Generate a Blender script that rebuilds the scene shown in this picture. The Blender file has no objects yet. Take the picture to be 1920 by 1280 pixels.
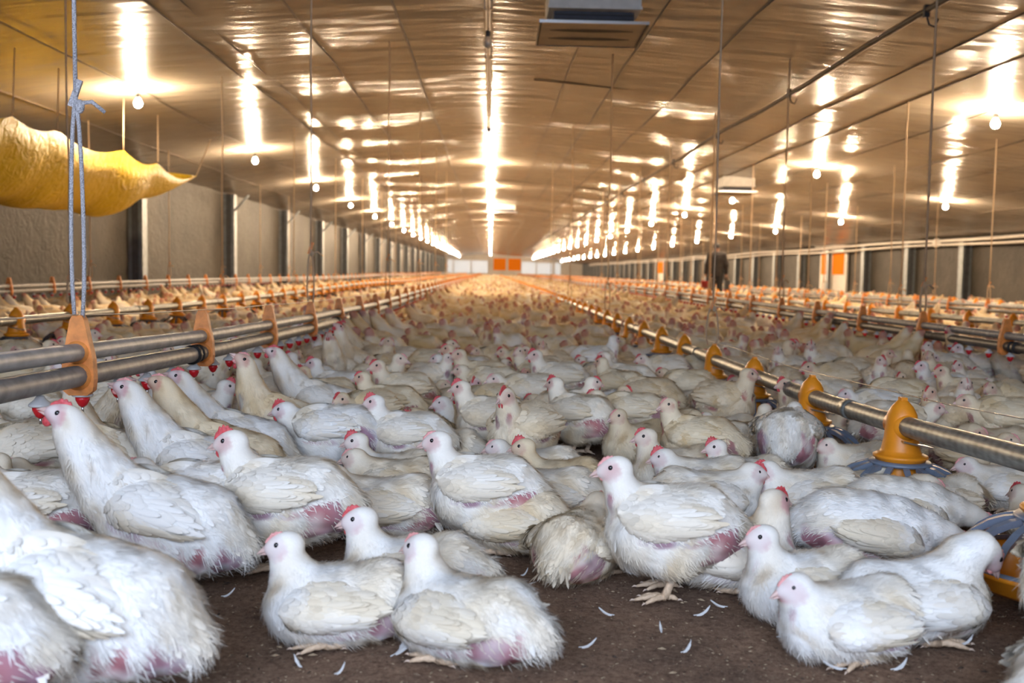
import bpy, math, random
import numpy as np
from mathutils import Matrix, Vector

RNG = np.random.default_rng(11)
random.seed(5)
SC = bpy.context.scene
COL = SC.collection
PI = math.pi

# ------------------------------------------------------------------ camera
FPX = 1840.0
CAM_H = 0.85
VPX, VPY, ROLL = 920.0, 508.0, 0.015

def nrm(v):
    v = np.asarray(v, float)
    return v / np.linalg.norm(v)

_a = nrm([(VPX - 960) / FPX, (VPY - 640) / FPX, 1.0])       # world +Y in camera axes (x right, y down, z forward)
_g = np.array([-ROLL, 1.0, 0.0])
_g = nrm(_g - _g.dot(_a) * _a)                               # world down
_X = np.cross(_a, -_g)
_Z = -_g
C2W = np.array([_X, _a, _Z])                                 # world = C2W @ cam

def px_dir(px, py):
    return C2W @ np.array([(px - 960) / FPX, (py - 640) / FPX, 1.0])

def ground(px, py, z=0.0):
    d = px_dir(px, py)
    t = (z - CAM_H) / d[2]
    return np.array([d[0] * t, d[1] * t, z])

def project(p):
    c = C2W.T @ (np.asarray(p, float) - np.array([0, 0, CAM_H]))
    return 960 + FPX * c[0] / c[2], 640 + FPX * c[1] / c[2]

cam = bpy.data.cameras.new('camera')
cam.sensor_width = 36.0
cam.lens = 36.0 * FPX / 1920.0
cam.clip_start = 0.05
cam.clip_end = 400
cam.dof.use_dof = True
cam.dof.focus_distance = 3.4
cam.dof.aperture_fstop = 3.1
camo = bpy.data.objects.new('camera', cam)
COL.objects.link(camo)
M = Matrix.Identity(4)
for r in range(3):
    M[r][0] = C2W[r][0]
    M[r][1] = -C2W[r][1]
    M[r][2] = -C2W[r][2]
M[2][3] = CAM_H
camo.matrix_world = M
SC.camera = camo

# ------------------------------------------------------------------ materials
def newmat(name):
    m = bpy.data.materials.new(name)
    m.use_nodes = True
    nt = m.node_tree
    b = nt.nodes['Principled BSDF']
    return m, nt, b

def simple(name, col, rough=0.6, metal=0.0, spec=0.5, var=0.0, scale=20.0, bump=0.0, coat=0.0):
    m, nt, b = newmat(name)
    b.inputs['Roughness'].default_value = rough
    b.inputs['Metallic'].default_value = metal
    b.inputs['Specular IOR Level'].default_value = spec
    b.inputs['Coat Weight'].default_value = coat
    if var > 0 or bump > 0:
        tc = nt.nodes.new('ShaderNodeTexCoord')
        n = nt.nodes.new('ShaderNodeTexNoise')
        n.inputs['Scale'].default_value = scale
        n.inputs['Detail'].default_value = 6
        nt.links.new(tc.outputs['Object'], n.inputs['Vector'])
        cr = nt.nodes.new('ShaderNodeValToRGB')
        cr.color_ramp.elements[0].position = 0.3
        cr.color_ramp.elements[1].position = 0.7
        cr.color_ramp.elements[0].color = tuple(c * (1 - var) for c in col) + (1,)
        cr.color_ramp.elements[1].color = tuple(min(1, c * (1 + var)) for c in col) + (1,)
        nt.links.new(n.outputs['Fac'], cr.inputs['Fac'])
        nt.links.new(cr.outputs['Color'], b.inputs['Base Color'])
        if bump > 0:
            bp = nt.nodes.new('ShaderNodeBump')
            bp.inputs['Strength'].default_value = bump
            bp.inputs['Distance'].default_value = 0.01
            nt.links.new(n.outputs['Fac'], bp.inputs['Height'])
            nt.links.new(bp.outputs['Normal'], b.inputs['Normal'])
    else:
        b.inputs['Base Color'].default_value = tuple(col) + (1,)
    return m

MAT = {}
# plumage: pigment from the mesh attribute, multiplied by the object colour set per bird
m, nt, b = newmat('plumage')
at = nt.nodes.new('ShaderNodeAttribute'); at.attribute_name = 'Col'
oi = nt.nodes.new('ShaderNodeObjectInfo')
mx = nt.nodes.new('ShaderNodeMix'); mx.data_type = 'RGBA'; mx.blend_type = 'MULTIPLY'
mx.inputs['Factor'].default_value = 1.0
nt.links.new(at.outputs['Color'], mx.inputs['A'])
nt.links.new(oi.outputs['Color'], mx.inputs['B'])
nt.links.new(mx.outputs['Result'], b.inputs['Base Color'])
b.inputs['Roughness'].default_value = 0.8
b.inputs['Specular IOR Level'].default_value = 0.12
MAT['plumage'] = m
m, nt, b = newmat('flock_plumage')
at = nt.nodes.new('ShaderNodeAttribute'); at.attribute_name = 'Col'
nt.links.new(at.outputs['Color'], b.inputs['Base Color'])
b.inputs['Roughness'].default_value = 0.85
b.inputs['Specular IOR Level'].default_value = 0.1
MAT['flock'] = m
MAT['comb_red'] = simple('comb_red', (0.56, 0.065, 0.075), 0.5, var=0.25, scale=120, bump=0.3)
MAT['comb_pink'] = simple('comb_pink', (0.66, 0.29, 0.28), 0.55, var=0.2, scale=120, bump=0.2)
MAT['beak'] = simple('beak_horn', (0.60, 0.42, 0.38), 0.4, var=0.15, scale=60)
MAT['pupil'] = simple('eye_pupil', (0.008, 0.007, 0.01), 0.08)
MAT['iris'] = simple('eye_iris', (0.16, 0.12, 0.09), 0.25)
MAT['shank'] = simple('shank_skin', (0.60, 0.44, 0.30), 0.6, var=0.2, scale=90, bump=0.4)
MAT['claw'] = simple('claw', (0.55, 0.42, 0.33), 0.45)
MAT['orange'] = simple('orange_plastic', (0.78, 0.27, 0.012), 0.42, var=0.12, scale=14)
MAT['orange_worn'] = simple('orange_plastic_dusty', (0.66, 0.23, 0.05), 0.55, var=0.25, scale=30)
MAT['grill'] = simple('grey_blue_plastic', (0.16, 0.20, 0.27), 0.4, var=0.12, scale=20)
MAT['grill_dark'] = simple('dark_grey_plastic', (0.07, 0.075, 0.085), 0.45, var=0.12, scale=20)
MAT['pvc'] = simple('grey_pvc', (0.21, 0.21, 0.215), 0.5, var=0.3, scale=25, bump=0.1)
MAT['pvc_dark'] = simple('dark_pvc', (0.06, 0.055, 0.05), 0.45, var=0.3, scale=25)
MAT['nipple_red'] = simple('nipple_red', (0.55, 0.012, 0.02), 0.3)
MAT['nipple_white'] = simple('nipple_clear_plastic', (0.55, 0.55, 0.55), 0.25)
MAT['steel'] = simple('steel', (0.55, 0.55, 0.55), 0.3, metal=1.0)
MAT['rope_blue'] = simple('pale_cord', (0.50, 0.49, 0.52), 0.85, var=0.45, scale=220, bump=1.0)
MAT['rope_tan'] = simple('tan_cord', (0.42, 0.30, 0.19), 0.85, var=0.25, scale=200)
MAT['wire'] = simple('thin_wire', (0.35, 0.33, 0.30), 0.4, metal=0.6)
MAT['black'] = simple('black_rubber', (0.02, 0.02, 0.022), 0.55)
MAT['white_plastic'] = simple('white_plastic', (0.62, 0.58, 0.52), 0.5, var=0.08, scale=8)
MAT['unit_white'] = simple('painted_sheet', (0.58, 0.56, 0.52), 0.5, var=0.1, scale=10)
MAT['unit_dark'] = simple('dark_inlet', (0.03, 0.03, 0.045), 0.6, var=0.3, scale=12)
MAT['plate'] = simple('tan_plate', (0.42, 0.33, 0.22), 0.45, var=0.1, scale=10)
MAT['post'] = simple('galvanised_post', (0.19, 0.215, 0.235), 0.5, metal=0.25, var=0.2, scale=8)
MAT['post_dark'] = simple('post_shadow_side', (0.085, 0.09, 0.095), 0.6, metal=0.2, var=0.2, scale=8)  # darker copy of the post metal, side shade painted into its colour
MAT['feather_loose'] = simple('loose_feather', (0.62, 0.62, 0.62), 0.8)
MAT['jacket'] = simple('dark_jacket', (0.022, 0.018, 0.018), 0.8, var=0.3, scale=12)
MAT['trousers'] = simple('dark_trousers', (0.012, 0.012, 0.014), 0.8, var=0.3, scale=12)
MAT['skin'] = simple('skin', (0.42, 0.23, 0.16), 0.55)
MAT['hair'] = simple('dark_hair', (0.012, 0.010, 0.009), 0.6)
MAT['red_cloth'] = simple('red_plastic', (0.30, 0.03, 0.03), 0.5)

# galvanised spiral pipe
m, nt, b = newmat('galvanised_pipe')
tc = nt.nodes.new('ShaderNodeTexCoord')
mp = nt.nodes.new('ShaderNodeMapping'); mp.inputs['Scale'].default_value = (14, 3.0, 14)
n = nt.nodes.new('ShaderNodeTexNoise'); n.inputs['Scale'].default_value = 4; n.inputs['Detail'].default_value = 8
wv = nt.nodes.new('ShaderNodeTexWave'); wv.inputs['Scale'].default_value = 9; wv.inputs['Distortion'].default_value = 1.5
mpw = nt.nodes.new('ShaderNodeMapping'); mpw.inputs['Rotation'].default_value = (0, 0, 1.0)
cr = nt.nodes.new('ShaderNodeValToRGB')
cr.color_ramp.elements[0].position = 0.3; cr.color_ramp.elements[1].position = 0.75
cr.color_ramp.elements[0].color = (0.13, 0.135, 0.12, 1); cr.color_ramp.elements[1].color = (0.34, 0.35, 0.33, 1)
nt.links.new(tc.outputs['Object'], mp.inputs['Vector']); nt.links.new(mp.outputs['Vector'], n.inputs['Vector'])
nt.links.new(tc.outputs['Object'], mpw.inputs['Vector']); nt.links.new(mpw.outputs['Vector'], wv.inputs['Vector'])
ad = nt.nodes.new('ShaderNodeMath'); ad.operation = 'MULTIPLY_ADD'; ad.inputs[1].default_value = 0.12
nt.links.new(wv.outputs['Fac'], ad.inputs[0]); nt.links.new(n.outputs['Fac'], ad.inputs[2])
nt.links.new(ad.outputs[0], cr.inputs['Fac']); nt.links.new(cr.outputs['Color'], b.inputs['Base Color'])
b.inputs['Metallic'].default_value = 0.55; b.inputs['Roughness'].default_value = 0.42
MAT['galv'] = m

# litter floor
m, nt, b = newmat('litter')
tc = nt.nodes.new('ShaderNodeTexCoord')
def noise(scale, detail=8, rough=0.6, dist=0.0):
    n = nt.nodes.new('ShaderNodeTexNoise')
    n.inputs['Scale'].default_value = scale; n.inputs['Detail'].default_value = detail
    n.inputs['Roughness'].default_value = rough; n.inputs['Distortion'].default_value = dist
    nt.links.new(tc.outputs['Object'], n.inputs['Vector'])
    return n
n1 = noise(3.0); n2 = noise(58.0, 9, 0.85); n3 = noise(190.0, 3, 0.6)
def ramp(fac, stops):
    cr = nt.nodes.new('ShaderNodeValToRGB')
    e = cr.color_ramp.elements
    e[0].position, e[0].color = stops[0][0], stops[0][1] + (1,)
    e[1].position, e[1].color = stops[-1][0], stops[-1][1] + (1,)
    for p, c in stops[1:-1]:
        x = e.new(p); x.color = c + (1,)
    nt.links.new(fac, cr.inputs['Fac'])
    return cr.outputs['Color']
c2 = ramp(n2.outputs['Fac'], [(0.3, (0.075, 0.048, 0.036)), (0.46, (0.28, 0.185, 0.135)), (0.70, (0.56, 0.40, 0.29))])
c1 = ramp(n1.outputs['Fac'], [(0.35, (0.75, 0.72, 0.70)), (0.65, (1.3, 1.2, 1.1))])
mx = nt.nodes.new('ShaderNodeMix'); mx.data_type = 'RGBA'; mx.blend_type = 'MULTIPLY'; mx.inputs['Factor'].default_value = 1
nt.links.new(c2, mx.inputs['A']); nt.links.new(c1, mx.inputs['B'])
c3 = ramp(n3.outputs['Fac'], [(0.68, (0, 0, 0)), (0.76, (1, 1, 1))])
mx2 = nt.nodes.new('ShaderNodeMix'); mx2.data_type = 'RGBA'
nt.links.new(c3, mx2.inputs['Factor']); nt.links.new(mx.outputs['Result'], mx2.inputs['A'])
mx2.inputs['B'].default_value = (0.46, 0.36, 0.26, 1)
nt.links.new(mx2.outputs['Result'], b.inputs['Base Color'])
b.inputs['Roughness'].default_value = 0.95; b.inputs['Specular IOR Level'].default_value = 0.1
adh = nt.nodes.new('ShaderNodeMath'); adh.operation = 'MULTIPLY_ADD'; adh.inputs[1].default_value = 0.5
nt.links.new(n3.outputs['Fac'], adh.inputs[0]); nt.links.new(n2.outputs['Fac'], adh.inputs[2])
bp = nt.nodes.new('ShaderNodeBump'); bp.inputs['Strength'].default_value = 0.9; bp.inputs['Distance'].default_value = 0.012
nt.links.new(adh.outputs[0], bp.inputs['Height']); nt.links.new(bp.outputs['Normal'], b.inputs['Normal'])
MAT['litter'] = m

# ceiling film: glossy, slightly billowed sheet
m, nt, b = newmat('ceiling_sheet')
tc = nt.nodes.new('ShaderNodeTexCoord')
n1 = noise(0.6, 4); n2 = noise(26.0, 5)
mp = nt.nodes.new('ShaderNodeMapping'); mp.inputs['Scale'].default_value = (0.5, 2.2, 0.5)
nt.links.new(tc.outputs['Object'], mp.inputs['Vector'])
n3 = nt.nodes.new('ShaderNodeTexNoise'); n3.inputs['Scale'].default_value = 1.6; n3.inputs['Detail'].default_value = 3; n3.inputs['Roughness'].default_value = 0.5
nt.links.new(mp.outputs['Vector'], n3.inputs['Vector'])
cc = ramp(n1.outputs['Fac'], [(0.3, (0.235, 0.205, 0.165)), (0.7, (0.30, 0.263, 0.214))])
nt.links.new(cc, b.inputs['Base Color'])
b.inputs['Roughness'].default_value = 0.24
b.inputs['Specular IOR Level'].default_value = 0.4
bp = nt.nodes.new('ShaderNodeBump'); bp.inputs['Strength'].default_value = 0.55; bp.inputs['Distance'].default_value = 0.06
bp2 = nt.nodes.new('ShaderNodeBump'); bp2.inputs['Strength'].default_value = 0.12; bp2.inputs['Distance'].default_value = 0.006
nt.links.new(n3.outputs['Fac'], bp.inputs['Height']); nt.links.new(n2.outputs['Fac'], bp2.inputs['Height'])
nt.links.new(bp.outputs['Normal'], bp2.inputs['Normal']); nt.links.new(bp2.outputs['Normal'], b.inputs['Normal'])
MAT['ceiling'] = m

# wall curtain: dark wrinkled sheet
m, nt, b = newmat('wall_curtain')
tc = nt.nodes.new('ShaderNodeTexCoord')
n1 = noise(0.9, 6); n2 = noise(5.0, 4, 0.55, 1.5)
b.inputs['Specular IOR Level'].default_value = 0.15
cc = ramp(n1.outputs['Fac'], [(0.3, (0.045, 0.040, 0.034)), (0.7, (0.085, 0.075, 0.062))])
nt.links.new(cc, b.inputs['Base Color'])
b.inputs['Roughness'].default_value = 0.6
bp = nt.nodes.new('ShaderNodeBump'); bp.inputs['Strength'].default_value = 0.5; bp.inputs['Distance'].default_value = 0.05
nt.links.new(n2.outputs['Fac'], bp.inputs['Height']); nt.links.new(bp.outputs['Normal'], b.inputs['Normal'])
MAT['curtain'] = m
MAT['end_wall'] = simple('end_wall_sheet', (0.55, 0.52, 0.48), 0.6, var=0.1, scale=0.8)
MAT['seam'] = simple('seam_strip', (0.10, 0.078, 0.055), 0.7, spec=0.2, var=0.2, scale=5)

# yellow tarpaulin
m, nt, b = newmat('yellow_tarpaulin')
tc = nt.nodes.new('ShaderNodeTexCoord')
n1 = noise(1.2, 5); n2 = noise(7.0, 4, 0.5, 1.0)
cc = ramp(n1.outputs['Fac'], [(0.3, (0.55, 0.36, 0.006)), (0.7, (0.70, 0.48, 0.015))])
nt.links.new(cc, b.inputs['Base Color'])
b.inputs['Roughness'].default_value = 0.55
bp = nt.nodes.new('ShaderNodeBump'); bp.inputs['Strength'].default_value = 0.7; bp.inputs['Distance'].default_value = 0.05
nt.links.new(n2.outputs['Fac'], bp.inputs['Height']); nt.links.new(bp.outputs['Normal'], b.inputs['Normal'])
MAT['tarp'] = m

# lit lamp
m, nt, b = newmat('lamp_glow')
b.inputs['Base Color'].default_value = (1, 1, 1, 1)
b.inputs['Emission Color'].default_value = (1.0, 0.735, 0.475, 1)
b.inputs['Emission Strength'].default_value = 1450.0
MAT['lamp'] = m
m, nt, b = newmat('lamp_glass_off')
b.inputs['Base Color'].default_value = (0.75, 0.72, 0.66, 1)
b.inputs['Roughness'].default_value = 0.1
b.inputs['Transmission Weight'].default_value = 0.6
MAT['lamp_off'] = m

# ------------------------------------------------------------------ mesh helpers
class MB:
    """collects shapes; build() links them as one mesh object"""
    def __init__(self):
        self.v = []; self.f = []; self.n = 0; self.mi = []; self.smooth = []
    def add(self, V, F, mat=0, smooth=True):
        V = np.asarray(V, float).reshape(-1, 3)
        self.v.append(V)
        for q in F:
            self.f.append([int(i) + self.n for i in q]); self.mi.append(mat); self.smooth.append(smooth)
        self.n += len(V)
        return self
    def box(self, c, s, mat=0, rot=None):
        x, y, z = np.array(s) / 2
        V = np.array([(i, j, k) for i in (-x, x) for j in (-y, y) for k in (-z, z)])
        if rot is not None: V = V @ np.array(rot).T
        F = [(0, 1, 3, 2), (4, 6, 7, 5), (0, 4, 5, 1), (2, 3, 7, 6), (0, 2, 6, 4), (1, 5, 7, 3)]
        return self.add(V + np.array(c), F, mat, False)
    def tube(self, pts, r, n=10, mat=0, cap=True, smooth=True):
        pts = np.asarray(pts, float); k = len(pts)
        r = np.full(k, r) if np.isscalar(r) else np.asarray(r, float)
        T = np.gradient(pts, axis=0); T /= (np.linalg.norm(T, axis=1, keepdims=True) + 1e-12)
        up = np.array([0, 0, 1.0]) if abs(T[:, 2]).mean() < 0.8 else np.array([0, 1.0, 0])
        A = np.cross(T, up); A /= np.linalg.norm(A, axis=1, keepdims=True) + 1e-12
        B = np.cross(A, T)
        th = np.arange(n) / n * 2 * PI
        V = pts[:, None] + r[:, None, None] * (np.cos(th)[None, :, None] * A[:, None] + np.sin(th)[None, :, None] * B[:, None])
        F = [(i * n + j, i * n + (j + 1) % n, (i + 1) * n + (j + 1) % n, (i + 1) * n + j) for i in range(k - 1) for j in range(n)]
        if cap:
            F.append(tuple(range(n - 1, -1, -1))); F.append(tuple((k - 1) * n + j for j in range(n)))
        return self.add(V.reshape(-1, 3), F, mat, smooth)
    def lathe(self, prof, n=24, mat=0, c=(0, 0, 0), smooth=True, close=False):
        prof = np.asarray(prof, float); k = len(prof)
        th = np.arange(n) / n * 2 * PI
        V = np.stack([prof[:, 0][:, None] * np.cos(th), prof[:, 0][:, None] * np.sin(th), np.repeat(prof[:, 1][:, None], n, 1)], -1)
        F = [(i * n + j, i * n + (j + 1) % n, (i + 1) * n + (j + 1) % n, (i + 1) * n + j) for i in range(k - 1) for j in range(n)]
        if close:
            F.append(tuple(range(n - 1, -1, -1))); F.append(tuple((k - 1) * n + j for j in range(n)))
        return self.add(V.reshape(-1, 3) + np.array(c), F, mat, smooth)
    def ball(self, c, r, n=12, m=8, mat=0, rot=None):
        r = np.array([r, r, r]) if np.isscalar(r) else np.array(r)
        ph = np.linspace(0, PI, m + 1)
        th = np.arange(n) / n * 2 * PI
        V = np.stack([np.sin(ph)[:, None] * np.cos(th), np.sin(ph)[:, None] * np.sin(th), np.repeat(np.cos(ph)[:, None], n, 1)], -1).reshape(-1, 3) * r
        if rot is not None: V = V @ np.array(rot).T
        F = [(i * n + j, (i + 1) * n + j, (i + 1) * n + (j + 1) % n, i * n + (j + 1) % n) for i in range(m) for j in range(n)]
        return self.add(V + np.array(c), F, mat)
    def prism(self, outline, y0, y1, mat=0, axis=1):
        """outline in (x, z), extruded along y"""
        o = np.asarray(outline, float); n = len(o)
        A = np.stack([o[:, 0], np.full(n, y0), o[:, 1]], 1); B = np.stack([o[:, 0], np.full(n, y1), o[:, 1]], 1)
        F = [(i, (i + 1) % n, n + (i + 1) % n, n + i) for i in range(n)]
        F.append(tuple(range(n - 1, -1, -1))); F.append(tuple(range(n, 2 * n)))
        return self.add(np.vstack([A, B]), F, mat, False)
    def mesh(self, name, mats):
        me = bpy.data.meshes.new(name)
        me.from_pydata(np.vstack(self.v).tolist(), [], self.f)
        for m in mats: me.materials.append(MAT[m])
        me.polygons.foreach_set('material_index', np.array(self.mi, dtype=np.int32))
        me.polygons.foreach_set('use_smooth', np.array(self.smooth, dtype=bool))
        me.update()
        return me
    def build(self, name, mats, parent=None):
        if isinstance(mats, str): mats = [mats]
        return link(name, self.mesh(name, mats), parent)

def link(name, data, parent=None):
    o = bpy.data.objects.new(name, data)
    COL.objects.link(o)
    if parent is not None: o.parent = parent
    return o

def tag(o, label=None, cat=None, group=None, kind=None):
    if label: o['label'] = label
    if cat: o['category'] = cat
    if group: o['group'] = group
    if kind: o['kind'] = kind
    return o

def empty(name, loc=(0, 0, 0), rz=0.0):
    o = link(name, None)
    o.empty_display_size = 0.05
    o.location = loc; o.rotation_euler = (0, 0, rz)
    return o

def copy_tree(src, kids, parent=None):
    r = src.copy(); COL.objects.link(r)
    if parent is not None: r.parent = parent
    for ch, sub in kids:
        copy_tree(ch, sub, r)
    return r

def tree_of(o, allobs):
    return [(c, tree_of(c, allobs)) for c in allobs if c.parent is o]

ORD = ['first', 'second', 'third', 'fourth', 'fifth', 'sixth', 'seventh', 'eighth', 'ninth', 'tenth', 'eleventh', 'twelfth', 'thirteenth',
       'fourteenth', 'fifteenth', 'sixteenth', 'seventeenth', 'eighteenth', 'nineteenth', 'twentieth']
TENS = {2: 'twenty', 3: 'thirty', 4: 'forty', 5: 'fifty', 6: 'sixty', 7: 'seventy', 8: 'eighty', 9: 'ninety'}
def ordinal(i):          # 0 -> first
    i += 1
    if i <= 20: return ORD[i - 1]
    t, u = divmod(i, 10)
    if u == 0: return TENS[t][:-1] + 'ieth'
    return TENS[t] + '-' + ORD[u - 1]

m, nt, b = newmat('daylight_dimming_sheet')  # sheet added across the far openings to soften their brightness
tr = nt.nodes.new('ShaderNodeBsdfTranslucent'); tr.inputs['Color'].default_value = (0.21, 0.205, 0.19, 1)
df = nt.nodes.new('ShaderNodeBsdfDiffuse'); df.inputs['Color'].default_value = (0.5, 0.5, 0.48, 1)
ad_ = nt.nodes.new('ShaderNodeAddShader')
nt.links.new(tr.outputs[0], ad_.inputs[0]); nt.links.new(df.outputs[0], ad_.inputs[1])
nt.links.new(ad_.outputs[0], nt.nodes['Material Output'].inputs['Surface'])
MAT['dimming_sheet'] = m

MAT['orange_matte'] = simple('matte_orange_sheet', (0.80, 0.22, 0.012), 0.9, spec=0.05)
# ------------------------------------------------------------------ implicit surfaces
def smin(a, b, k):
    h = np.clip(0.5 + 0.5 * (b - a) / k, 0, 1)
    return b * (1 - h) + a * h - k * h * (1 - h)

def rot_frame(f, up=(0, 0, 1)):
    """columns: forward, side(left), up"""
    f = nrm(f); s = np.cross(np.array(up, float), f); s = nrm(s); u = np.cross(f, s)
    return np.array([f, s, u])          # rows -> local = R @ p

def pitch_rows(deg):
    a = math.radians(deg)
    return np.array([[math.cos(a), 0, math.sin(a)], [0, 1, 0], [-math.sin(a), 0, math.cos(a)]])

def sd_prim(P, pr):
    if pr[0] == 'e':
        _, c, r, R, k = pr
        q = P - np.array(c)
        if R is not None: q = q @ R.T
        r = np.array(r)
        k0 = np.linalg.norm(q / r, axis=-1); k1 = np.linalg.norm(q / (r * r), axis=-1) + 1e-9
        return k0 * (k0 - 1.0) / k1
    _, a, b, ra, rb, k = pr
    a = np.array(a, float); b = np.array(b, float)
    ba = b - a; t = np.clip(((P - a) @ ba) / (ba @ ba), 0, 1)
    return np.linalg.norm(P - (a + t[..., None] * ba), axis=-1) - (ra + (rb - ra) * t)

def sdf(P, prims, floor=None):
    d = sd_prim(P, prims[0])
    for pr in prims[1:]:
        d = smin(d, sd_prim(P, pr), pr[-1])
    if floor is not None:
        d = -smin(-d, -(floor - P[..., 2]), 0.012)
    return d

def surface(prims, h, floor=None, pad=0.02, lo=None, hi=None):
    if lo is None:
        cs = []
        for pr in prims:
            if pr[0] == 'e':
                m = max(pr[2]); cs += [np.array(pr[1]) - m, np.array(pr[1]) + m]
            else:
                cs += [np.array(pr[1]) - pr[3], np.array(pr[1]) + pr[3], np.array(pr[2]) - pr[4], np.array(pr[2]) + pr[4]]
        cs = np.array(cs); lo = cs.min(0) - pad; hi = cs.max(0) + pad
    if floor is not None: lo[2] = max(lo[2], floor - 2.5 * h)
    dims = np.ceil((hi - lo) / h).astype(int) + 1
    ax = [lo[i] + h * np.arange(dims[i]) for i in range(3)]
    G = np.stack(np.meshgrid(*ax, indexing='ij'), -1)
    V = sdf(G.reshape(-1, 3), prims, floor).reshape(dims)
    ins = V < 0
    nx, ny, nz = dims - 1
    cor = [(i, j, k) for i in (0, 1) for j in (0, 1) for k in (0, 1)]
    sl = lambda A, c: A[c[0]:c[0] + nx, c[1]:c[1] + ny, c[2]:c[2] + nz]
    cnt = sum(sl(ins, c).astype(int) for c in cor)
    act = (cnt > 0) & (cnt < 8)
    idx = -np.ones((nx, ny, nz), int)
    cells = np.argwhere(act); idx[act] = np.arange(len(cells))
    acc = np.zeros((len(cells), 3)); num = np.zeros(len(cells))
    for c in cor:
        for a in range(3):
            if c[a] == 1: continue
            c2 = list(c); c2[a] = 1
            v0 = sl(V, c)[act]; v1 = sl(V, c2)[act]
            x = (v0 < 0) != (v1 < 0)
            t = np.where(x, v0 / np.where(np.abs(v0 - v1) < 1e-12, 1, v0 - v1), 0)
            p = np.array(c, float)[None] + t[:, None] * np.eye(3)[a][None]
            acc[x] += p[x]; num[x] += 1
    verts = lo + h * (cells + acc / num[:, None])
    faces = []
    for a in range(3):
        b, c = (a + 1) % 3, (a + 2) % 3
        s0 = [slice(None)] * 3; s1 = [slice(None)] * 3
        s0[a] = slice(0, dims[a] - 1); s1[a] = slice(1, dims[a])
        x = ins[tuple(s0)] != ins[tuple(s1)]
        e = np.argwhere(x)
        e = e[(e[:, b] >= 1) & (e[:, c] >= 1) & (e[:, b] <= dims[b] - 2) & (e[:, c] <= dims[c] - 2)]
        if not len(e): continue
        flip = ins[e[:, 0], e[:, 1], e[:, 2]]
        def cid(db, dc):
            q = e.copy(); q[:, b] -= db; q[:, c] -= dc
            return idx[q[:, 0], q[:, 1], q[:, 2]]
        q = np.stack([cid(1, 1), cid(0, 1), cid(0, 0), cid(1, 0)], 1)
        q[~flip] = q[~flip][:, ::-1]
        faces.append(q)
    return verts, np.vstack(faces)

def sdf_normals(P, prims, floor=None, e=0.002):
    g = np.stack([sdf(P + np.eye(3)[i] * e, prims, floor) - sdf(P - np.eye(3)[i] * e, prims, floor) for i in range(3)], -1)
    return g / (np.linalg.norm(g, axis=1, keepdims=True) + 1e-9)

def sample_surface(V, F, n, rng):
    tri = np.vstack([F[:, [0, 1, 2]], F[:, [0, 2, 3]]])
    A, B, C = V[tri[:, 0]], V[tri[:, 1]], V[tri[:, 2]]
    ar = np.linalg.norm(np.cross(B - A, C - A), axis=1)
    t = rng.choice(len(tri), n, p=ar / ar.sum())
    u = rng.random(n); v = rng.random(n); s = u + v > 1
    u[s] = 1 - u[s]; v[s] = 1 - v[s]
    return A[t] + u[:, None] * (B - A)[t] + v[:, None] * (C - A)[t]

def blotch(P, rng, freq=18.0, n=6):
    """smooth random field, roughly -1..1"""
    s = np.zeros(len(P))
    for _ in range(n):
        k = rng.normal(size=3) * freq; s += np.sin(P @ k + rng.random() * 6.28)
    return s / math.sqrt(n)

class Arr:
    """mesh in arrays: vertices, quads/tris, colours, normals"""
    def __init__(self): self.V = []; self.F = []; self.C = []; self.N = []; self.n = 0
    def add(self, V, F, C, N):
        self.V.append(V); self.C.append(C); self.N.append(N)
        for f in F: self.F.append(np.asarray(f) + self.n)
        self.n += len(V)
    def xform(self, fn):
        pass
    def mesh(self, name, mat, custom=True):
        V = np.vstack(self.V); C = np.vstack(self.C); N = np.vstack(self.N)
        me = bpy.data.meshes.new(name)
        loops = np.concatenate([f.reshape(-1) for f in self.F]).astype(np.int32)
        tot = np.concatenate([np.full(len(f), f.shape[1]) for f in self.F])
        st = np.concatenate([[0], np.cumsum(tot)[:-1]]).astype(np.int32)
        me.vertices.add(len(V)); me.vertices.foreach_set('co', V.astype(np.float32).ravel())
        me.loops.add(len(loops)); me.loops.foreach_set('vertex_index', loops)
        me.polygons.add(len(st)); me.polygons.foreach_set('loop_start', st)
        me.polygons.foreach_set('use_smooth', np.ones(len(st), bool))
        me.update(calc_edges=True)
        ca = me.color_attributes.new('Col', 'FLOAT_COLOR', 'POINT')
        ca.data.foreach_set('color', np.hstack([C, np.ones((len(C), 1))]).astype(np.float32).ravel())
        me.materials.append(MAT[mat])
        if custom:
            me.normals_split_custom_set_from_vertices((N / (np.linalg.norm(N, axis=1, keepdims=True) + 1e-9)).tolist())
        return me

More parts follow.
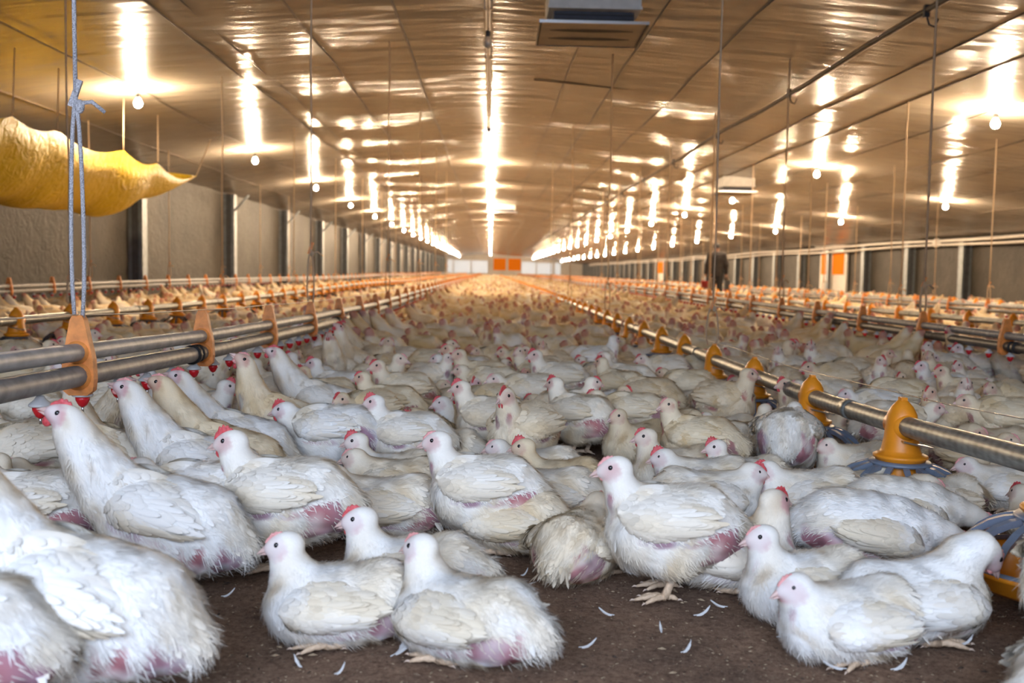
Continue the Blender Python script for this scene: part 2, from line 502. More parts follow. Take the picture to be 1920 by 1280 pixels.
U_CARD = np.array([0, .3, .62, .88, 1.0]); W_CARD = np.array([.35, .85, 1.0, .72, .18])
def cards(arr, P, N, D, L, W, lift, curl, C, nmix=0.65):
    """overlapping leaf shaped feathers"""
    D = D - (D * N).sum(1, keepdims=True) * N; D /= np.linalg.norm(D, axis=1, keepdims=True) + 1e-9
    B = np.cross(N, D)
    n = len(P); k = len(U_CARD)
    dirv = D * np.cos(lift)[:, None] + N * np.sin(lift)[:, None]
    u = U_CARD[None, :, None]
    ctr = P[:, None] + dirv[:, None] * (u * L[:, None, None]) - N[:, None] * (curl * L)[:, None, None] * u * u
    off = B[:, None] * (W[:, None, None] * W_CARD[None, :, None] * 0.5)
    V = np.stack([ctr - off, ctr + off], 2)              # n,k,2,3
    up = np.cross(dirv, B); up *= np.sign((up * N).sum(1, keepdims=True))
    Nn = np.repeat((nmix * N + (1 - nmix) * up)[:, None, None], k, 1)
    Nn = np.concatenate([Nn - 0.25 * B[:, None, None], Nn + 0.25 * B[:, None, None]], 2)
    base = (np.arange(n) * 2 * k)[:, None, None]
    q = np.array([(2 * i, 2 * i + 2, 2 * i + 3, 2 * i + 1) for i in range(k - 1)])[None]
    arr.add(V.reshape(-1, 3), [(base + q).reshape(-1, 4)], np.repeat(C, 2 * k, 0), Nn.reshape(-1, 3))

def strands(arr, P, N, D, L, W, lift, curl, C, nmix=0.8):
    D = D - (D * N).sum(1, keepdims=True) * N; D /= np.linalg.norm(D, axis=1, keepdims=True) + 1e-9
    B = np.cross(N, D)
    n = len(P)
    dirv = D * np.cos(lift)[:, None] + N * np.sin(lift)[:, None]
    def at(u): return P + dirv * (u * L)[:, None] - N * (curl * L * u * u)[:, None]
    w = B * (W * 0.5)[:, None]
    V = np.stack([at(0.0) - w, at(0.0) + w, at(.55) - w * .8, at(.55) + w * .8, at(1.0)], 1)
    up = np.cross(dirv, B); up *= np.sign((up * N).sum(1, keepdims=True))
    Nn = np.repeat((nmix * N + (1 - nmix) * up)[:, None], 5, 1)
    base = (np.arange(n) * 5)[:, None]
    arr.add(V.reshape(-1, 3), [base + np.array([[0, 2, 3, 1]]), base + np.array([[2, 4, 3]])], np.repeat(C, 5, 0), Nn.reshape(-1, 3))

WHITE = np.array([0.86, 0.845, 0.815]); CREAM = np.array([0.70, 0.585, 0.40]); DIRT = np.array([0.42, 0.30, 0.18])
PINK = np.array([0.50, 0.215, 0.24]); MAUVE = np.array([0.37, 0.23, 0.30]); FACE = np.array([0.66, 0.53, 0.54])

# ------------------------------------------------------------------ poses (x forward, z up, metres)
def E(c, r, pitch=None, k=0.035): return ('e', c, r, None if pitch is None else pitch_rows(pitch), k)
def RC(a, b, ra, rb, k=0.03): return ('c', a, b, ra, rb, k)

POSES = {}
def pose(name, torso, neck, head, fwd, wing, legs, tail, floor=0.004, bare=1.0, up=(0, 0, 1)):
    POSES[name] = dict(torso=torso, neck=neck, head=np.array(head, float), fwd=nrm(fwd), wing=wing, legs=legs, tail=tail, floor=floor, bare=bare, up=up)

STAND = [E((-.06, 0, .18), (.168, .116, .112), 6), E((.035, 0, .165), (.085, .098, .098), 0), RC((-.13, 0, .20), (-.215, 0, .168), .088, .045, .04),
         E((-.035, .058, .118), (.066, .045, .056)), E((-.035, -.058, .118), (.066, .045, .056))]
WST = ((.105, .232), (-.155, .232), .066)
pose('stand', STAND, [(.035, 0, .225, .068), (.078, 0, .262, .043), (.096, 0, .305, .035)], (.108, 0, .333), (1, 0, -.10), WST, 'stand', ((-.215, 0, .178), (-1, 0, -.9)))
pose('stand_turn', STAND, [(.035, 0, .225, .068), (.075, .006, .265, .043), (.088, .014, .31, .035)], (.096, .02, .338), (.72, .7, -.08), WST, 'stand', ((-.215, 0, .178), (-1, 0, -.9)))
pose('stand_low', STAND, [(.05, 0, .205, .068), (.10, 0, .222, .046), (.135, 0, .246, .036)], (.15, 0, .268), (1, 0, -.12), WST, 'stand', ((-.215, 0, .178), (-1, 0, -1.0)))
def tilt(prims, deg, c=(-.04, 0, .12)):
    a = math.radians(deg); R = np.array([[math.cos(a), 0, -math.sin(a)], [0, 1, 0], [math.sin(a), 0, math.cos(a)]]); c = np.array(c); out = []
    for p in prims:
        if p[0] == 'e': out.append(('e', tuple(R @ (np.array(p[1]) - c) + c), p[2], (np.eye(3) if p[3] is None else p[3]) @ R.T, p[4]))
        else: out.append(('c', tuple(R @ (np.array(p[1]) - c) + c), tuple(R @ (np.array(p[2]) - c) + c), p[3], p[4], p[5]))
    return out
pose('drink', tilt(STAND[:3], 16) + STAND[3:], [(.075, 0, .255, .082), (.122, 0, .318, .060), (.155, 0, .375, .044), (.17, 0, .405, .036)], (.186, 0, .430), (.86, 0, .46),
     ((.09, .275), (-.165, .19), .066), 'stand', ((-.205, 0, .145), (-1, 0, -1.0)), up=(-.4, 0, 1), bare=.7)
pose('drink_up', tilt(STAND[:3], 26) + STAND[3:], [(.06, 0, .265, .078), (.088, 0, .335, .050), (.10, 0, .40, .037)], (.112, 0, .438), (.68, 0, .68),
     ((.07, .29), (-.16, .165), .066), 'stand', ((-.19, 0, .125), (-1, 0, -.9)), up=(-.5, 0, 1))
SIT = [E((.0, 0, .085), (.172, .122, .09), 3), E((.095, 0, .078), (.09, .10, .082)), RC((-.095, 0, .112), (-.17, 0, .088), .08, .042, .04)]
WSI = ((.135, .098), (-.115, .115), .060)
pose('sit', SIT, [(.095, 0, .115, .066), (.122, 0, .158, .043), (.134, 0, .195, .035)], (.143, 0, .223), (1, 0, -.12), WSI, 'sit', ((-.17, 0, .095), (-1, 0, -.5)), bare=.6)
pose('sit_turn', SIT, [(.095, 0, .115, .066), (.118, .006, .16, .043), (.124, .012, .20, .035)], (.13, .018, .228), (.75, .66, -.08), WSI, 'sit', ((-.17, 0, .095), (-1, 0, -.5)), bare=.6)
pose('sit_low', SIT, [(.095, 0, .11, .068), (.135, 0, .135, .05), (.155, 0, .158, .038)], (.168, 0, .178), (1, 0, -.15), WSI, 'sit', ((-.17, 0, .092), (-1, 0, -.6)), bare=.8)
pose('doze', SIT, [(.09, 0, .12, .068), (.115, .03, .15, .046), (.10, .055, .165, .034)], (.085, .07, .163), (-.75, .55, -.25), WSI, 'sit', ((-.17, 0, .092), (-1, 0, -.6)), bare=.8)
pose('feed', tilt(SIT, 4, (0, 0, .08)), [(.09, 0, .135, .064), (.135, 0, .185, .044), (.178, 0, .203, .037)], (.205, 0, .185), (.62, 0, -.78), WSI, 'sit', ((-.17, 0, .105), (-1, 0, -.35)), bare=.5, up=(.6, 0, .6))
pose('reach', tilt([E((-.01, 0, .1), (.19, .122, .105), 3), SIT[1], SIT[2]], -6, (0, 0, .09)), [(.10, 0, .12, .066), (.17, 0, .105, .044), (.23, 0, .085, .036)], (.262, 0, .072), (.95, 0, -.32),
     ((.135, .075), (-.11, .13), .058), 'sit', ((-.17, 0, .13), (-1, 0, -.2)), bare=1.0)
pose('peck', STAND, [(.06, 0, .19, .066), (.125, 0, .165, .043), (.17, 0, .11, .035)], (.188, 0, .078), (.55, 0, -.83), WST, 'stand', ((-.215, 0, .18), (-1, 0, -.7)), up=(.6, 0, .6))

def head_prims(p):
    R = rot_frame(p['fwd'], p['up']); H = p['head']
    f, s, u = R
    return [('e', tuple(H), (.037, .0245, .0275), R, .014), ('e', tuple(H + .020 * f - .006 * u), (.026, .0172, .0178), R, .012), ('e', tuple(H - .018 * f + .000 * u), (.031, .0265, .027), R, .014)]

def all_prims(p):
    pr = list(p['torso'])
    nk = p['neck']
    for a, b in zip(nk[:-1], nk[1:]):
        pr.append(('c', a[:3], b[:3], a[3], b[3], .03))
    b = nk[-1]
    pr.append(('c', b[:3], tuple(p['head'] - .008 * p['fwd']), b[3], .026, .02))
    return pr + head_prims(p)

def spine_of(p):
    nk = [np.array(q[:3]) for q in p['neck']]
    pts = [p['head'] + .04 * p['fwd'], p['head']] + nk[::-1]
    t = np.array(p['tail'][0])
    pts += [0.5 * (nk[0] + t) + np.array([0, 0, .02]), t, t + .08 * nrm(p['tail'][1])]
    return np.array(pts)

def flow_field(P, sp):
    out = np.zeros_like(P)
    for a, b in zip(sp[:-1], sp[1:]):
        d = b - a; l = np.linalg.norm(d)
        if l < 1e-6: continue
        t = np.clip(((P - a) @ d) / (l * l), 0, 1)
        dist = np.linalg.norm(P - (a + t[:, None] * d), axis=1)
        out += (d / l)[None] / (dist[:, None] ** 2 + 4e-4) ** 2
    return out / (np.linalg.norm(out, axis=1, keepdims=True) + 1e-9)

def bare_mask(P, p, bl):
    """where the skin shows: flank behind the wing, under the wing edge, crop"""
    sx, sz = p['wing'][0]; tx, tz = p['wing'][1]; h = p['wing'][2]
    y = np.abs(P[:, 1])
    cx, cz = tx - .01, tz - .085 if p['legs'] == 'stand' else tz - .062
    r1 = ((P[:, 0] - cx) / .055) ** 2 + ((P[:, 2] - cz) / .05) ** 2 + ((y - .085) / .07) ** 2
    m = np.clip(1.55 - r1 + .8 * bl, 0, 1)
    d = np.array([tx - sx, tz - sz]); L = np.linalg.norm(d); d /= L; q = np.array([d[1], -d[0]])
    if q[1] > 0: q = -q
    u = ((P[:, 0] - sx) * d[0] + (P[:, 2] - sz) * d[1]) / L
    v = (P[:, 0] - sx) * q[0] + (P[:, 2] - sz) * q[1]
    r2 = ((v - h * 1.02) / .016) ** 2 + ((u - .5) / .42) ** 2 * 1.0 + np.where(y < .03, 9, 0)
    m = np.maximum(m, np.clip(1.0 - r2 + .5 * bl, 0, 1) * .6)
    n0 = np.array(p['neck'][0][:3]); n1 = np.array(p['neck'][1][:3])
    c = 0.45 * n0 + .55 * n1 + np.array([.045, 0, -.012])
    r3 = ((P[:, 0] - c[0]) / .035) ** 2 + ((P[:, 2] - c[2]) / .042) ** 2 + ((y - .027) / .016) ** 2
    m = np.maximum(m, np.clip(1.1 - r3 + .35 * bl, 0, 1) * .8)
    return m * p['bare']

def face_mask(P, p):
    R = rot_frame(p['fwd'], p['up'])
    q = (P - p['head']) @ R.T
    r = ((q[:, 0] - .022) / .036) ** 2 + ((q[:, 2] + .001) / .027) ** 2 + .22 * np.sin(q[:, 0] * 260 + q[:, 2] * 190) * np.sin(q[:, 2] * 310 - q[:, 0] * 90)
    return np.clip(1.15 * (1.5 - r), 0, 1) * (np.abs(q[:, 1]) < .05)

def make_body(p, h, n_str, n_card, seed, dirty=1.0, str_w=.0017, arr=None, h_head=None):
    rng = np.random.default_rng(seed)
    pr = all_prims(p); fl = p['floor']
    V, F = surface(pr, h, fl)
    for _ in range(2):
        d = sdf(V, pr, fl); V = V - sdf_normals(V, pr, fl) * d[:, None] * .8
    N = sdf_normals(V, pr, fl)
    rseed = int(rng.integers(1 << 30))
    def clump(P, Nn, amt=1.0):
        r = np.random.default_rng(rseed)
        g = np.stack([blotch(P, r, 75, 4), blotch(P, r, 75, 4), blotch(P, r, 75, 4)], 1) * .16 + np.stack([blotch(P, r, 32, 3), blotch(P, r, 32, 3), blotch(P, r, 32, 3)], 1) * .07
        hd = np.clip((np.linalg.norm(P - p['head'], axis=1) - .05) / .06, .05, 1)[:, None]
        q = Nn + g * hd * amt
        return q / np.linalg.norm(q, axis=1, keepdims=True)
    N = clump(V, N)
    fseed = int(rng.integers(1 << 30))
    def fields(P):
        r = np.random.default_rng(fseed)
        bl = blotch(P, r, 45, 5); dl = blotch(P, r, 16, 5); dl2 = blotch(P, r, 60, 5); ml = blotch(P, r, 22, 4)
        return bl, dl, dl2, ml
    def pigment(P, feather=False):
        bl, dl, dl2, ml = fields(P)
        d = np.clip(.27 + .38 * dl + .25 * dl2, 0, 1) * dirty
        zmax = .30 if p['legs'] == 'stand' else .18
        d = np.clip(d + .35 * np.clip(.06 - P[:, 2], 0, .06) / .06 * dirty, 0, 1)
        hd = np.clip(1 - np.linalg.norm(P - p['head'], axis=1) / .09, 0, 1)
        d = d * (1 - hd * .8)
        c = WHITE + (CREAM - WHITE) * (d * .75)[:, None]
        dd = np.clip(dl2 * .8 - .75, 0, 1) * np.clip(dirty, 0, 1)
        c = c + (DIRT - c) * (dd * .5)[:, None]
        if not feather:
            bm = np.clip(bare_mask(P, p, bl) * 1.6, 0, 1)
            sk = PINK + (MAUVE - PINK) * np.clip(.5 + .6 * ml, 0, 1)[:, None] + (WHITE - PINK) * np.clip(.15 + .35 * dl2, 0, .6)[:, None]
            c = c + (sk - c) * bm[:, None]
            fm = face_mask(P, p)
            fc = FACE + (np.array([.60, .36, .36]) - FACE) * np.clip(.3 + .5 * dl2, 0, 1)[:, None]
            c = c + (fc - c) * (fm * np.clip(.82 + .25 * dl2, .5, 1))[:, None]
        return c
    arr = arr or Arr()
    arr.add(V, [F], pigment(V), N)
    sp = spine_of(p)
    if n_card:
        P = sample_surface(V, F, n_card, rng); Nn = sdf_normals(P, pr, fl)
        bm = bare_mask(P, p, fields(P)[0]); hd = np.linalg.norm(P - p['head'], axis=1)
        k = (bm < .25) & (hd > .075) & (Nn[:, 2] > -.1) & (P[:, 2] > .05); P, Nn = P[k], Nn[k]; hd = hd[k]; n = len(P)
        D = flow_field(P, sp) + rng.normal(0, .16, (n, 3)) + np.array([0, 0, -.25])
        sc = np.clip((hd - .05) / .12, .35, 1)
        bright = (1 + rng.normal(0, .035, n))[:, None]
        Nc = clump(P, Nn, .8); D = D + (Nc - Nn) * .8
        cards(arr, P - Nn * .002, Nc, D, rng.uniform(.022, .040, n) * sc, rng.uniform(.008, .014, n) * sc, rng.uniform(.06, .2, n), rng.uniform(.05, .3, n), np.clip(pigment(P, True) * bright, 0, .9))
    if n_str:
        P = sample_surface(V, F, n_str * 2, rng); hw = np.linalg.norm(P - p['head'], axis=1)
        P = P[rng.random(len(P)) < np.where(hw < .10, 1.0, .46)]; n_str = len(P); Nn = sdf_normals(P, pr, fl)
        bm = bare_mask(P, p, fields(P)[0]); fm = face_mask(P, p)
        k = (rng.random(n_str) > np.clip(bm * 1.6, 0, .95)) & (fm < .35) & (P[:, 2] > .012); P, Nn = P[k], Nn[k]; n = len(P)
        hd = np.linalg.norm(P - p['head'], axis=1)
        low = np.clip(-Nn[:, 2] + .25, 0, 1)
        tl = np.clip(1 - np.linalg.norm(P - np.array(p['tail'][0]), axis=1) / .11, 0, 1)
        D = flow_field(P, sp) + rng.normal(0, .28, (n, 3)) + np.array([0, 0, -.3]) * (1 + low)[:, None]
        L = rng.uniform(.014, .030, n) * np.clip((hd - .02) / .11, .25, 1) * (1 + .1 * low + .9 * tl)
        W = rng.uniform(.7, 1.3, n) * str_w * np.clip((hd - .02) / .08, .5, 1)
        bright = (1 + rng.normal(0, .05, n))[:, None]
        Nc = clump(P, Nn); D = D + (Nc - Nn) * 1.5
        strands(arr, P, Nc, D, L, W, rng.uniform(.12, .5, n) + .2 * low + .15 * tl, rng.uniform(0, .45, n), np.clip(pigment(P, True) * bright * 1.03, 0, .9))
    return arr

def wing_shape(u): return np.where(u < .38, np.sqrt(np.clip(1 - ((u - .38) / .38) ** 2, 0, 1)), 1 - .78 * np.clip((u - .38) / .62, 0, 1) ** 1.6)

def make_wing(p, side, nu, nv, n_cov, seed, dirty=1.0, arr=None, prim=True):
    rng = np.random.default_rng(seed)
    S = np.array([p['wing'][0][0], p['wing'][0][1]]); T = np.array([p['wing'][1][0], p['wing'][1][1]]); H = p['wing'][2]
    A = T - S; Lw = np.linalg.norm(A); A /= Lw; Q = np.array([A[1], -A[0]])
    if Q[1] < 0: Q = -Q
    tor = p['torso']
    def y_body(X, Z):
        lo = np.zeros(len(X)); hi = np.full(len(X), .2)
        P0 = np.stack([X, lo * 0, Z], 1); out = sdf(P0, tor) > 0
        for _ in range(18):
            mid = .5 * (lo + hi); s = sdf(np.stack([X, mid, Z], 1), tor) < 0
            lo = np.where(s, mid, lo); hi = np.where(s, hi, mid)
        return np.where(out, .02, lo)
    def pos(u, v, lift=0.0):
        xz = S + A * (u * Lw)[:, None] + Q * (v * H * wing_shape(u))[:, None]
        y = np.maximum(y_body(xz[:, 0], xz[:, 1]), .045 * np.clip(1.15 - u, .3, 1))
        ed = np.clip(1 - v * v, 0, 1) ** .55 * np.clip(1 - ((u - .42) / .60) ** 4, 0, 1)
        return np.stack([xz[:, 0], (y - .012 + .038 * ed + lift), xz[:, 1]], 1)
    uu, vv = np.meshgrid(np.linspace(.005, 1, nu), np.linspace(-1, 1, nv), indexing='ij')
    V = pos(uu.ravel(), vv.ravel())
    F = np.array([(i * nv + j, (i + 1) * nv + j, (i + 1) * nv + j + 1, i * nv + j + 1) for i in range(nu - 1) for j in range(nv - 1)])
    def normal(u, v):
        e = .03
        a = pos(np.clip(u + e, .01, .99), v) - pos(np.clip(u - e, .01, .99), v); b = pos(u, np.clip(v + e, -.97, .97)) - pos(u, np.clip(v - e, -.97, .97))
        n = np.cross(a, b); n *= np.sign(n[:, 1:2] + 1e-9); return n / (np.linalg.norm(n, axis=1, keepdims=True) + 1e-9)
    fseed = int(rng.integers(1 << 30))
    def pig(P):
        r = np.random.default_rng(fseed)
        dl = blotch(P, r, 18, 5); d2 = blotch(P, r, 55, 5)
        d = np.clip(.45 + .42 * dl + .28 * d2, 0, 1) * dirty
        c = WHITE + (CREAM - WHITE) * (d * .75)[:, None]
        return c + (DIRT - c) * (np.clip(d2 * .8 - .8, 0, 1) * .45 * dirty)[:, None]
    N = normal(uu.ravel(), vv.ravel())
    if (np.cross(V[F[:, 1]] - V[F[:, 0]], V[F[:, 3]] - V[F[:, 0]])[:, 1].mean()) < 0: F = F[:, ::-1]
    tmp = Arr(); tmp.add(V, [F], pig(V), N)
    A3 = np.array([A[0], 0, A[1]]); Q3 = np.array([Q[0], 0, Q[1]])
    if n_cov:
        u = rng.uniform(.02, .82, n_cov); v = rng.uniform(-.93, .93, n_cov)
        P = pos(u, v, .001); Nn = normal(u, v)
        D = A3[None] + rng.normal(0, .10, (n_cov, 3)) - Q3[None] * (.25 + .25 * v)[:, None] * (1 - u)[:, None]
        L = rng.uniform(.022, .034, n_cov) * (1 + .7 * np.clip(u - .3, 0, 1)); W = rng.uniform(.013, .019, n_cov)
        br = (1 + rng.normal(0, .04, n_cov))[:, None]
        cards(tmp, P, Nn, D, L, W, rng.uniform(.03, .12, n_cov), rng.uniform(.05, .22, n_cov), np.clip(pig(P) * br, 0, .9), .6)
    if prim:
        for row, (k, u0, u1, v0, v1, L0) in enumerate([(9, .42, .72, -.55, -.75, .085), (8, .40, .74, -.15, -.25, .075), (7, .45, .75, .3, .2, .065)]):
            u = np.linspace(u0, u1, k); v = np.linspace(v0, v1, k) + rng.normal(0, .04, k)
            P = pos(u, v, .002 + .001 * row); Nn = normal(u, v)
            D = A3[None] + rng.normal(0, .04, (k, 3)) + Q3[None] * (.12 * (row == 0))
            cards(tmp, P, Nn, D, np.full(k, L0) * rng.uniform(.85, 1.1, k), np.full(k, .0135), rng.uniform(.03, .09, k), rng.uniform(.0, .08, k), pig(P) * .99, .55)
    V = np.vstack(tmp.V); N = np.vstack(tmp.N); C = np.vstack(tmp.C); Fs = tmp.F
    if side < 0:
        V = V * [1, -1, 1]; N = N * [1, -1, 1]; Fs = [f[:, ::-1] for f in Fs]
    arr = arr or Arr()
    arr.add(V, Fs, C, N)
    return arr

def make_tail(p, n, seed, dirty, arr=None):
    rng = np.random.default_rng(seed)
    b = np.array(p['tail'][0]); d = nrm(p['tail'][1])
    a = rng.uniform(-1, 1, n); lay = rng.uniform(0, 1, n)
    P = b + np.stack([rng.uniform(-.01, .035, n), a * .032, rng.uniform(-.03, .022, n)], 1)
    D = d[None] + np.stack([np.zeros(n), a * .45, rng.uniform(-.75, .25, n)], 1) + rng.normal(0, .1, (n, 3))
    Nn = np.stack([np.full(n, -.15), a * .6, np.full(n, .8)], 1) + rng.normal(0, .1, (n, 3)); Nn /= np.linalg.norm(Nn, axis=1, keepdims=True)
    r = rng.random(n)[:, None]
    C = WHITE + (CREAM - WHITE) * r * .6 * dirty
    arr = arr or Arr()
    cards(arr, P, Nn, D, rng.uniform(.035, .062, n), rng.uniform(.009, .015, n), rng.uniform(-.1, .25, n), rng.uniform(.1, .45, n), C, .5)
    return arr

def head_frame(p):
    R = rot_frame(p['fwd'], p['up'])
    return p['head'], R[0], R[1], R[2]

def make_beak(p):
    H, f, s, u = head_frame(p); mb = MB(); n = 10
    for (l0, l1, z0, hgt, wid, droop) in ((.028, .064, -.004, .0118, .0098, .011), (.028, .059, -.0150, .0055, .0078, .003)):
        rows = []
        for t in np.linspace(0, 1, 7):
            x = l0 + (l1 - l0) * t; k = max(.06, (1 - t ** 1.6)); zc = z0 - droop * t ** 2.2
            th = np.arange(n) / n * 2 * PI
            rows.append(H + f * x + np.outer(np.cos(th) * wid * k, s) + np.outer(np.sin(th) * hgt * k + zc, u))
        V = np.vstack(rows)
        F = [(i * n + j, i * n + (j + 1) % n, (i + 1) * n + (j + 1) % n, (i + 1) * n + j) for i in range(6) for j in range(n)] + [tuple(6 * n + j for j in range(n))]
        mb.add(V, F)
    return mb.mesh('beak', ['beak'])

def make_comb(p, size, seed, mat):
    rng = np.random.default_rng(seed); H, f, s, u = head_frame(p); mb = MB(); n = 26
    t = np.linspace(0, 1, n)
    x = .040 - .058 * t; zb = np.where(x > .02, .012 + (.04 - x) * .75, .027 - (x - .006) ** 2 * 8) - .003
    teeth = .55 + .45 * np.abs(np.sin(t * PI * 5 + .4)) ** .7
    zt = zb + size * np.sin(np.clip(t * 1.02 + .02, 0, 1) * PI) ** .6 * teeth + .003
    lean = rng.uniform(-.25, .25)
    rows = []
    for k, (fr, th) in enumerate(((0, .0038), (.5, .0030), (.85, .0022), (1, .0006))):
        z = zb + (zt - zb) * fr
        for sg in (1, -1):
            rows.append(H + np.outer(x, f) + np.outer(z, u) + np.outer(np.full(n, sg * th) + (z - zb) * lean, s))
    V = np.vstack(rows); F = []
    for k in range(3):
        for i in range(n - 1):
            a = 2 * k * n; b = 2 * (k + 1) * n
            F.append((a + i, a + i + 1, b + i + 1, b + i)); F.append((a + n + i + 1, a + n + i, b + n + i, b + n + i + 1))
    a = 6 * n
    for i in range(n - 1): F.append((a + i, a + i + 1, a + n + i + 1, a + n + i))
    mb.add(V, F)
    return mb.mesh('comb', [mat])

def make_wattle(p, size, mat):
    H, f, s, u = head_frame(p); mb = MB(); R = np.stack([f, s, u], 1)
    for sg in (1, -1):
        mb.ball(H + f * .027 + s * sg * .006 - u * (.018 + size * .55), (.0095 + size * .2, .0035, size), 10, 8, 0, R)
    return mb.mesh('wattle', [mat])

def make_eye(p, sg):
    H, f, s, u = head_frame(p); mb = MB(); R = np.stack([f, -u * sg, s * sg], 1)
    c = H + f * .010 + s * sg * .0238 + u * .007
    n, m = 12, 8; mb.ball(c, (.0068, .0068, .0052), n, m, 0, R)
    mb.mi = [0 if (k // n) < 4 else 1 for k in range(len(mb.f))]
    return mb.mesh('eye', ['pupil', 'iris'])

def make_leg(p, sg):
    mb = MB(); y = sg * .052
    if p['legs'] == 'stand':
        xo = .012 * sg
        a = np.array([-.03 + xo, y, .11]); hk = np.array([-.062 + xo, y, .082]); ft = np.array([-.035 + xo, y, .014])
        mb.tube([a, .5 * (a + hk), hk, hk * .75 + ft * .25, hk * .3 + ft * .7, ft], [.022, .017, .0135, .0105, .0105, .0125], 10)
    else:
        ft = np.array([.03, y * 1.45, .013]); mb.tube([ft + [-.07, -.01 * sg, .012], ft + [-.03, 0, .004], ft], [.011, .011, .012], 10)
    for ang, L in ((-26, .062), (2, .078), (30, .062), (180, .034)):
        a = math.radians(ang * sg); d = np.array([math.cos(a), math.sin(a), 0]); w = np.linspace(0, 1, 7)
        pts = ft + np.outer(w * L, d) + np.outer(.004 * np.sin(w * PI) - .007 * w, [0, 0, 1])
        kn = 1 + .14 * np.cos(w * 18)
        mb.tube(pts, np.array([.0095, .0085, .008, .0072, .0066, .0056, .003]) * kn, 8)
        mb.tube([pts[-1] - d * .002, pts[-1] + d * .007 + [0, 0, .001], pts[-1] + d * .013 - [0, 0, .003]], [.0034, .0026, .0006], 6, 1)
    return mb.mesh('leg', ['shank', 'claw'])

# ------------------------------------------------------------------ bird kits
KITS = {}
def kit(name, lod):
    key = (name, lod)
    if key in KITS: return KITS[key]
    p = POSES[name]; sd = (hash_name(name)) % 10000; k = {}
    dirty = 1.0
    if lod == 0:
        a = make_body(p, .0052, 12000, 700, sd, dirty)
        k['body'] = a.mesh('body_' + name, 'plumage')
        for sg in (1, -1): k['wing%d' % sg] = make_wing(p, sg, 22, 14, 230, sd + 5, dirty).mesh('wing', 'plumage')
        k['tail'] = make_tail(p, 40, sd + 9, dirty).mesh('tail', 'plumage')
    elif lod == 1:
        a = make_body(p, .0085, 3200, 330, sd, dirty, .0032)
        k['body'] = a.mesh('body_' + name, 'plumage')
        for sg in (1, -1): k['wing%d' % sg] = make_wing(p, sg, 14, 9, 110, sd + 5, dirty).mesh('wing', 'plumage')
        k['tail'] = make_tail(p, 20, sd + 9, dirty).mesh('tail', 'plumage')
    k['beak'] = make_beak(p)
    k['comb_big'] = make_comb(p, .021, sd, 'comb_red'); k['comb_mid'] = make_comb(p, .013, sd + 1, 'comb_red'); k['comb_small'] = make_comb(p, .0075, sd + 2, 'comb_pink')
    k['wattle_big'] = make_wattle(p, .014, 'comb_red'); k['wattle_small'] = make_wattle(p, .0075, 'comb_pink')
    for sg in (1, -1):
        k['eye%d' % sg] = make_eye(p, sg); k['leg%d' % sg] = make_leg(p, sg)
    KITS[key] = k
    return k

def hash_name(s):
    h = 7
    for c in s: h = (h * 31 + ord(c)) & 0xffffff
    return h

BIRDS = []
def bird(posen, xy, heading, size=1.0, comb='small', lod=0, tint=(1, 1, 1), label='', group=None, legs=True):
    """one chicken: its body mesh is the thing, its parts are children"""
    k = kit(posen, lod)
    o = link('chicken', k['body'])
    o.location = (xy[0], xy[1], 0); o.rotation_euler = (0, 0, math.radians(heading)); o.scale = (size,) * 3
    o.color = tuple(tint) + (1,)
    parts = [('wing', 'wing1'), ('wing', 'wing-1'), ('tail', 'tail'), ('beak', 'beak'), ('comb', 'comb_' + comb), ('eye', 'eye1'), ('eye', 'eye-1')]
    parts.append(('wattle', 'wattle_big' if comb != 'small' else 'wattle_small'))
    if legs: parts += [('leg', 'leg1'), ('leg', 'leg-1')]
    for nm, key in parts:
        c = link(nm, k[key], o); c.color = o.color
        if nm in ('comb', 'wattle') and comb != 'small': c['label'] = 'red ' + nm
    tag(o, label, 'chicken', group)
    BIRDS.append((xy[0], xy[1]))
    return o
# ------------------------------------------------------------------ room shell
Y0, Y1 = -1.9, 166.0
XL, XR = -7.8, 15.5
CPX = [XL, -5.07, 0.0, 6.84, 11.1, XR]
CPZ = [2.95, 3.40, 3.72, 3.20, 2.78, 2.17]
def ceil_z(x): return float(np.interp(x, CPX, CPZ))
def zc(x):     # softened ridge profile
    return float(np.mean([ceil_z(min(max(x + d, XL), XR)) for d in np.linspace(-.8, .8, 9)]))

def struct(o, label=None):
    o['kind'] = 'structure'
    if label: o['label'] = label
    return o

fl = MB()
xs = np.linspace(XL - .3, XR + .3, 60); ys = np.concatenate([np.linspace(Y0 - .3, 9, 90), np.linspace(9.5, Y1 + .3, 120)])
gx, gy = np.meshgrid(xs, ys, indexing='ij')
gz = .006 * np.sin(gx * 7.3 + gy * 3.1) * np.sin(gy * 8.7 - gx * 2.2) - .006
nx_, ny_ = gx.shape
fl.add(np.stack([gx, gy, gz], -1), [(i * ny_ + j, (i + 1) * ny_ + j, (i + 1) * ny_ + j + 1, i * ny_ + j + 1) for i in range(nx_ - 1) for j in range(ny_ - 1)])
struct(fl.build('floor', 'litter'), 'brown wood-shaving litter floor')

ce = MB()
xs = np.linspace(XL - .1, XR + .1, 70); ys = np.concatenate([np.linspace(Y0, 60, 120), np.linspace(61, Y1, 90)])
gx, gy = np.meshgrid(xs, ys, indexing='ij')
gz = np.vectorize(zc)(np.clip(gx, XL, XR)) + .016 * np.sin(gy * 1.9 + 1.3 * np.sin(gx * .9)) * np.sin(gx * .55) + .012 * np.sin(gy * .83 + gx * 1.7)
nx_, ny_ = gx.shape
ce.add(np.stack([gx, gy, gz], -1), [(i * ny_ + j, i * ny_ + j + 1, (i + 1) * ny_ + j + 1, (i + 1) * ny_ + j) for i in range(nx_ - 1) for j in range(ny_ - 1)])
struct(ce.build('ceiling', 'ceiling'), 'pale glossy sheeted ceiling glowing tan under the bulbs')

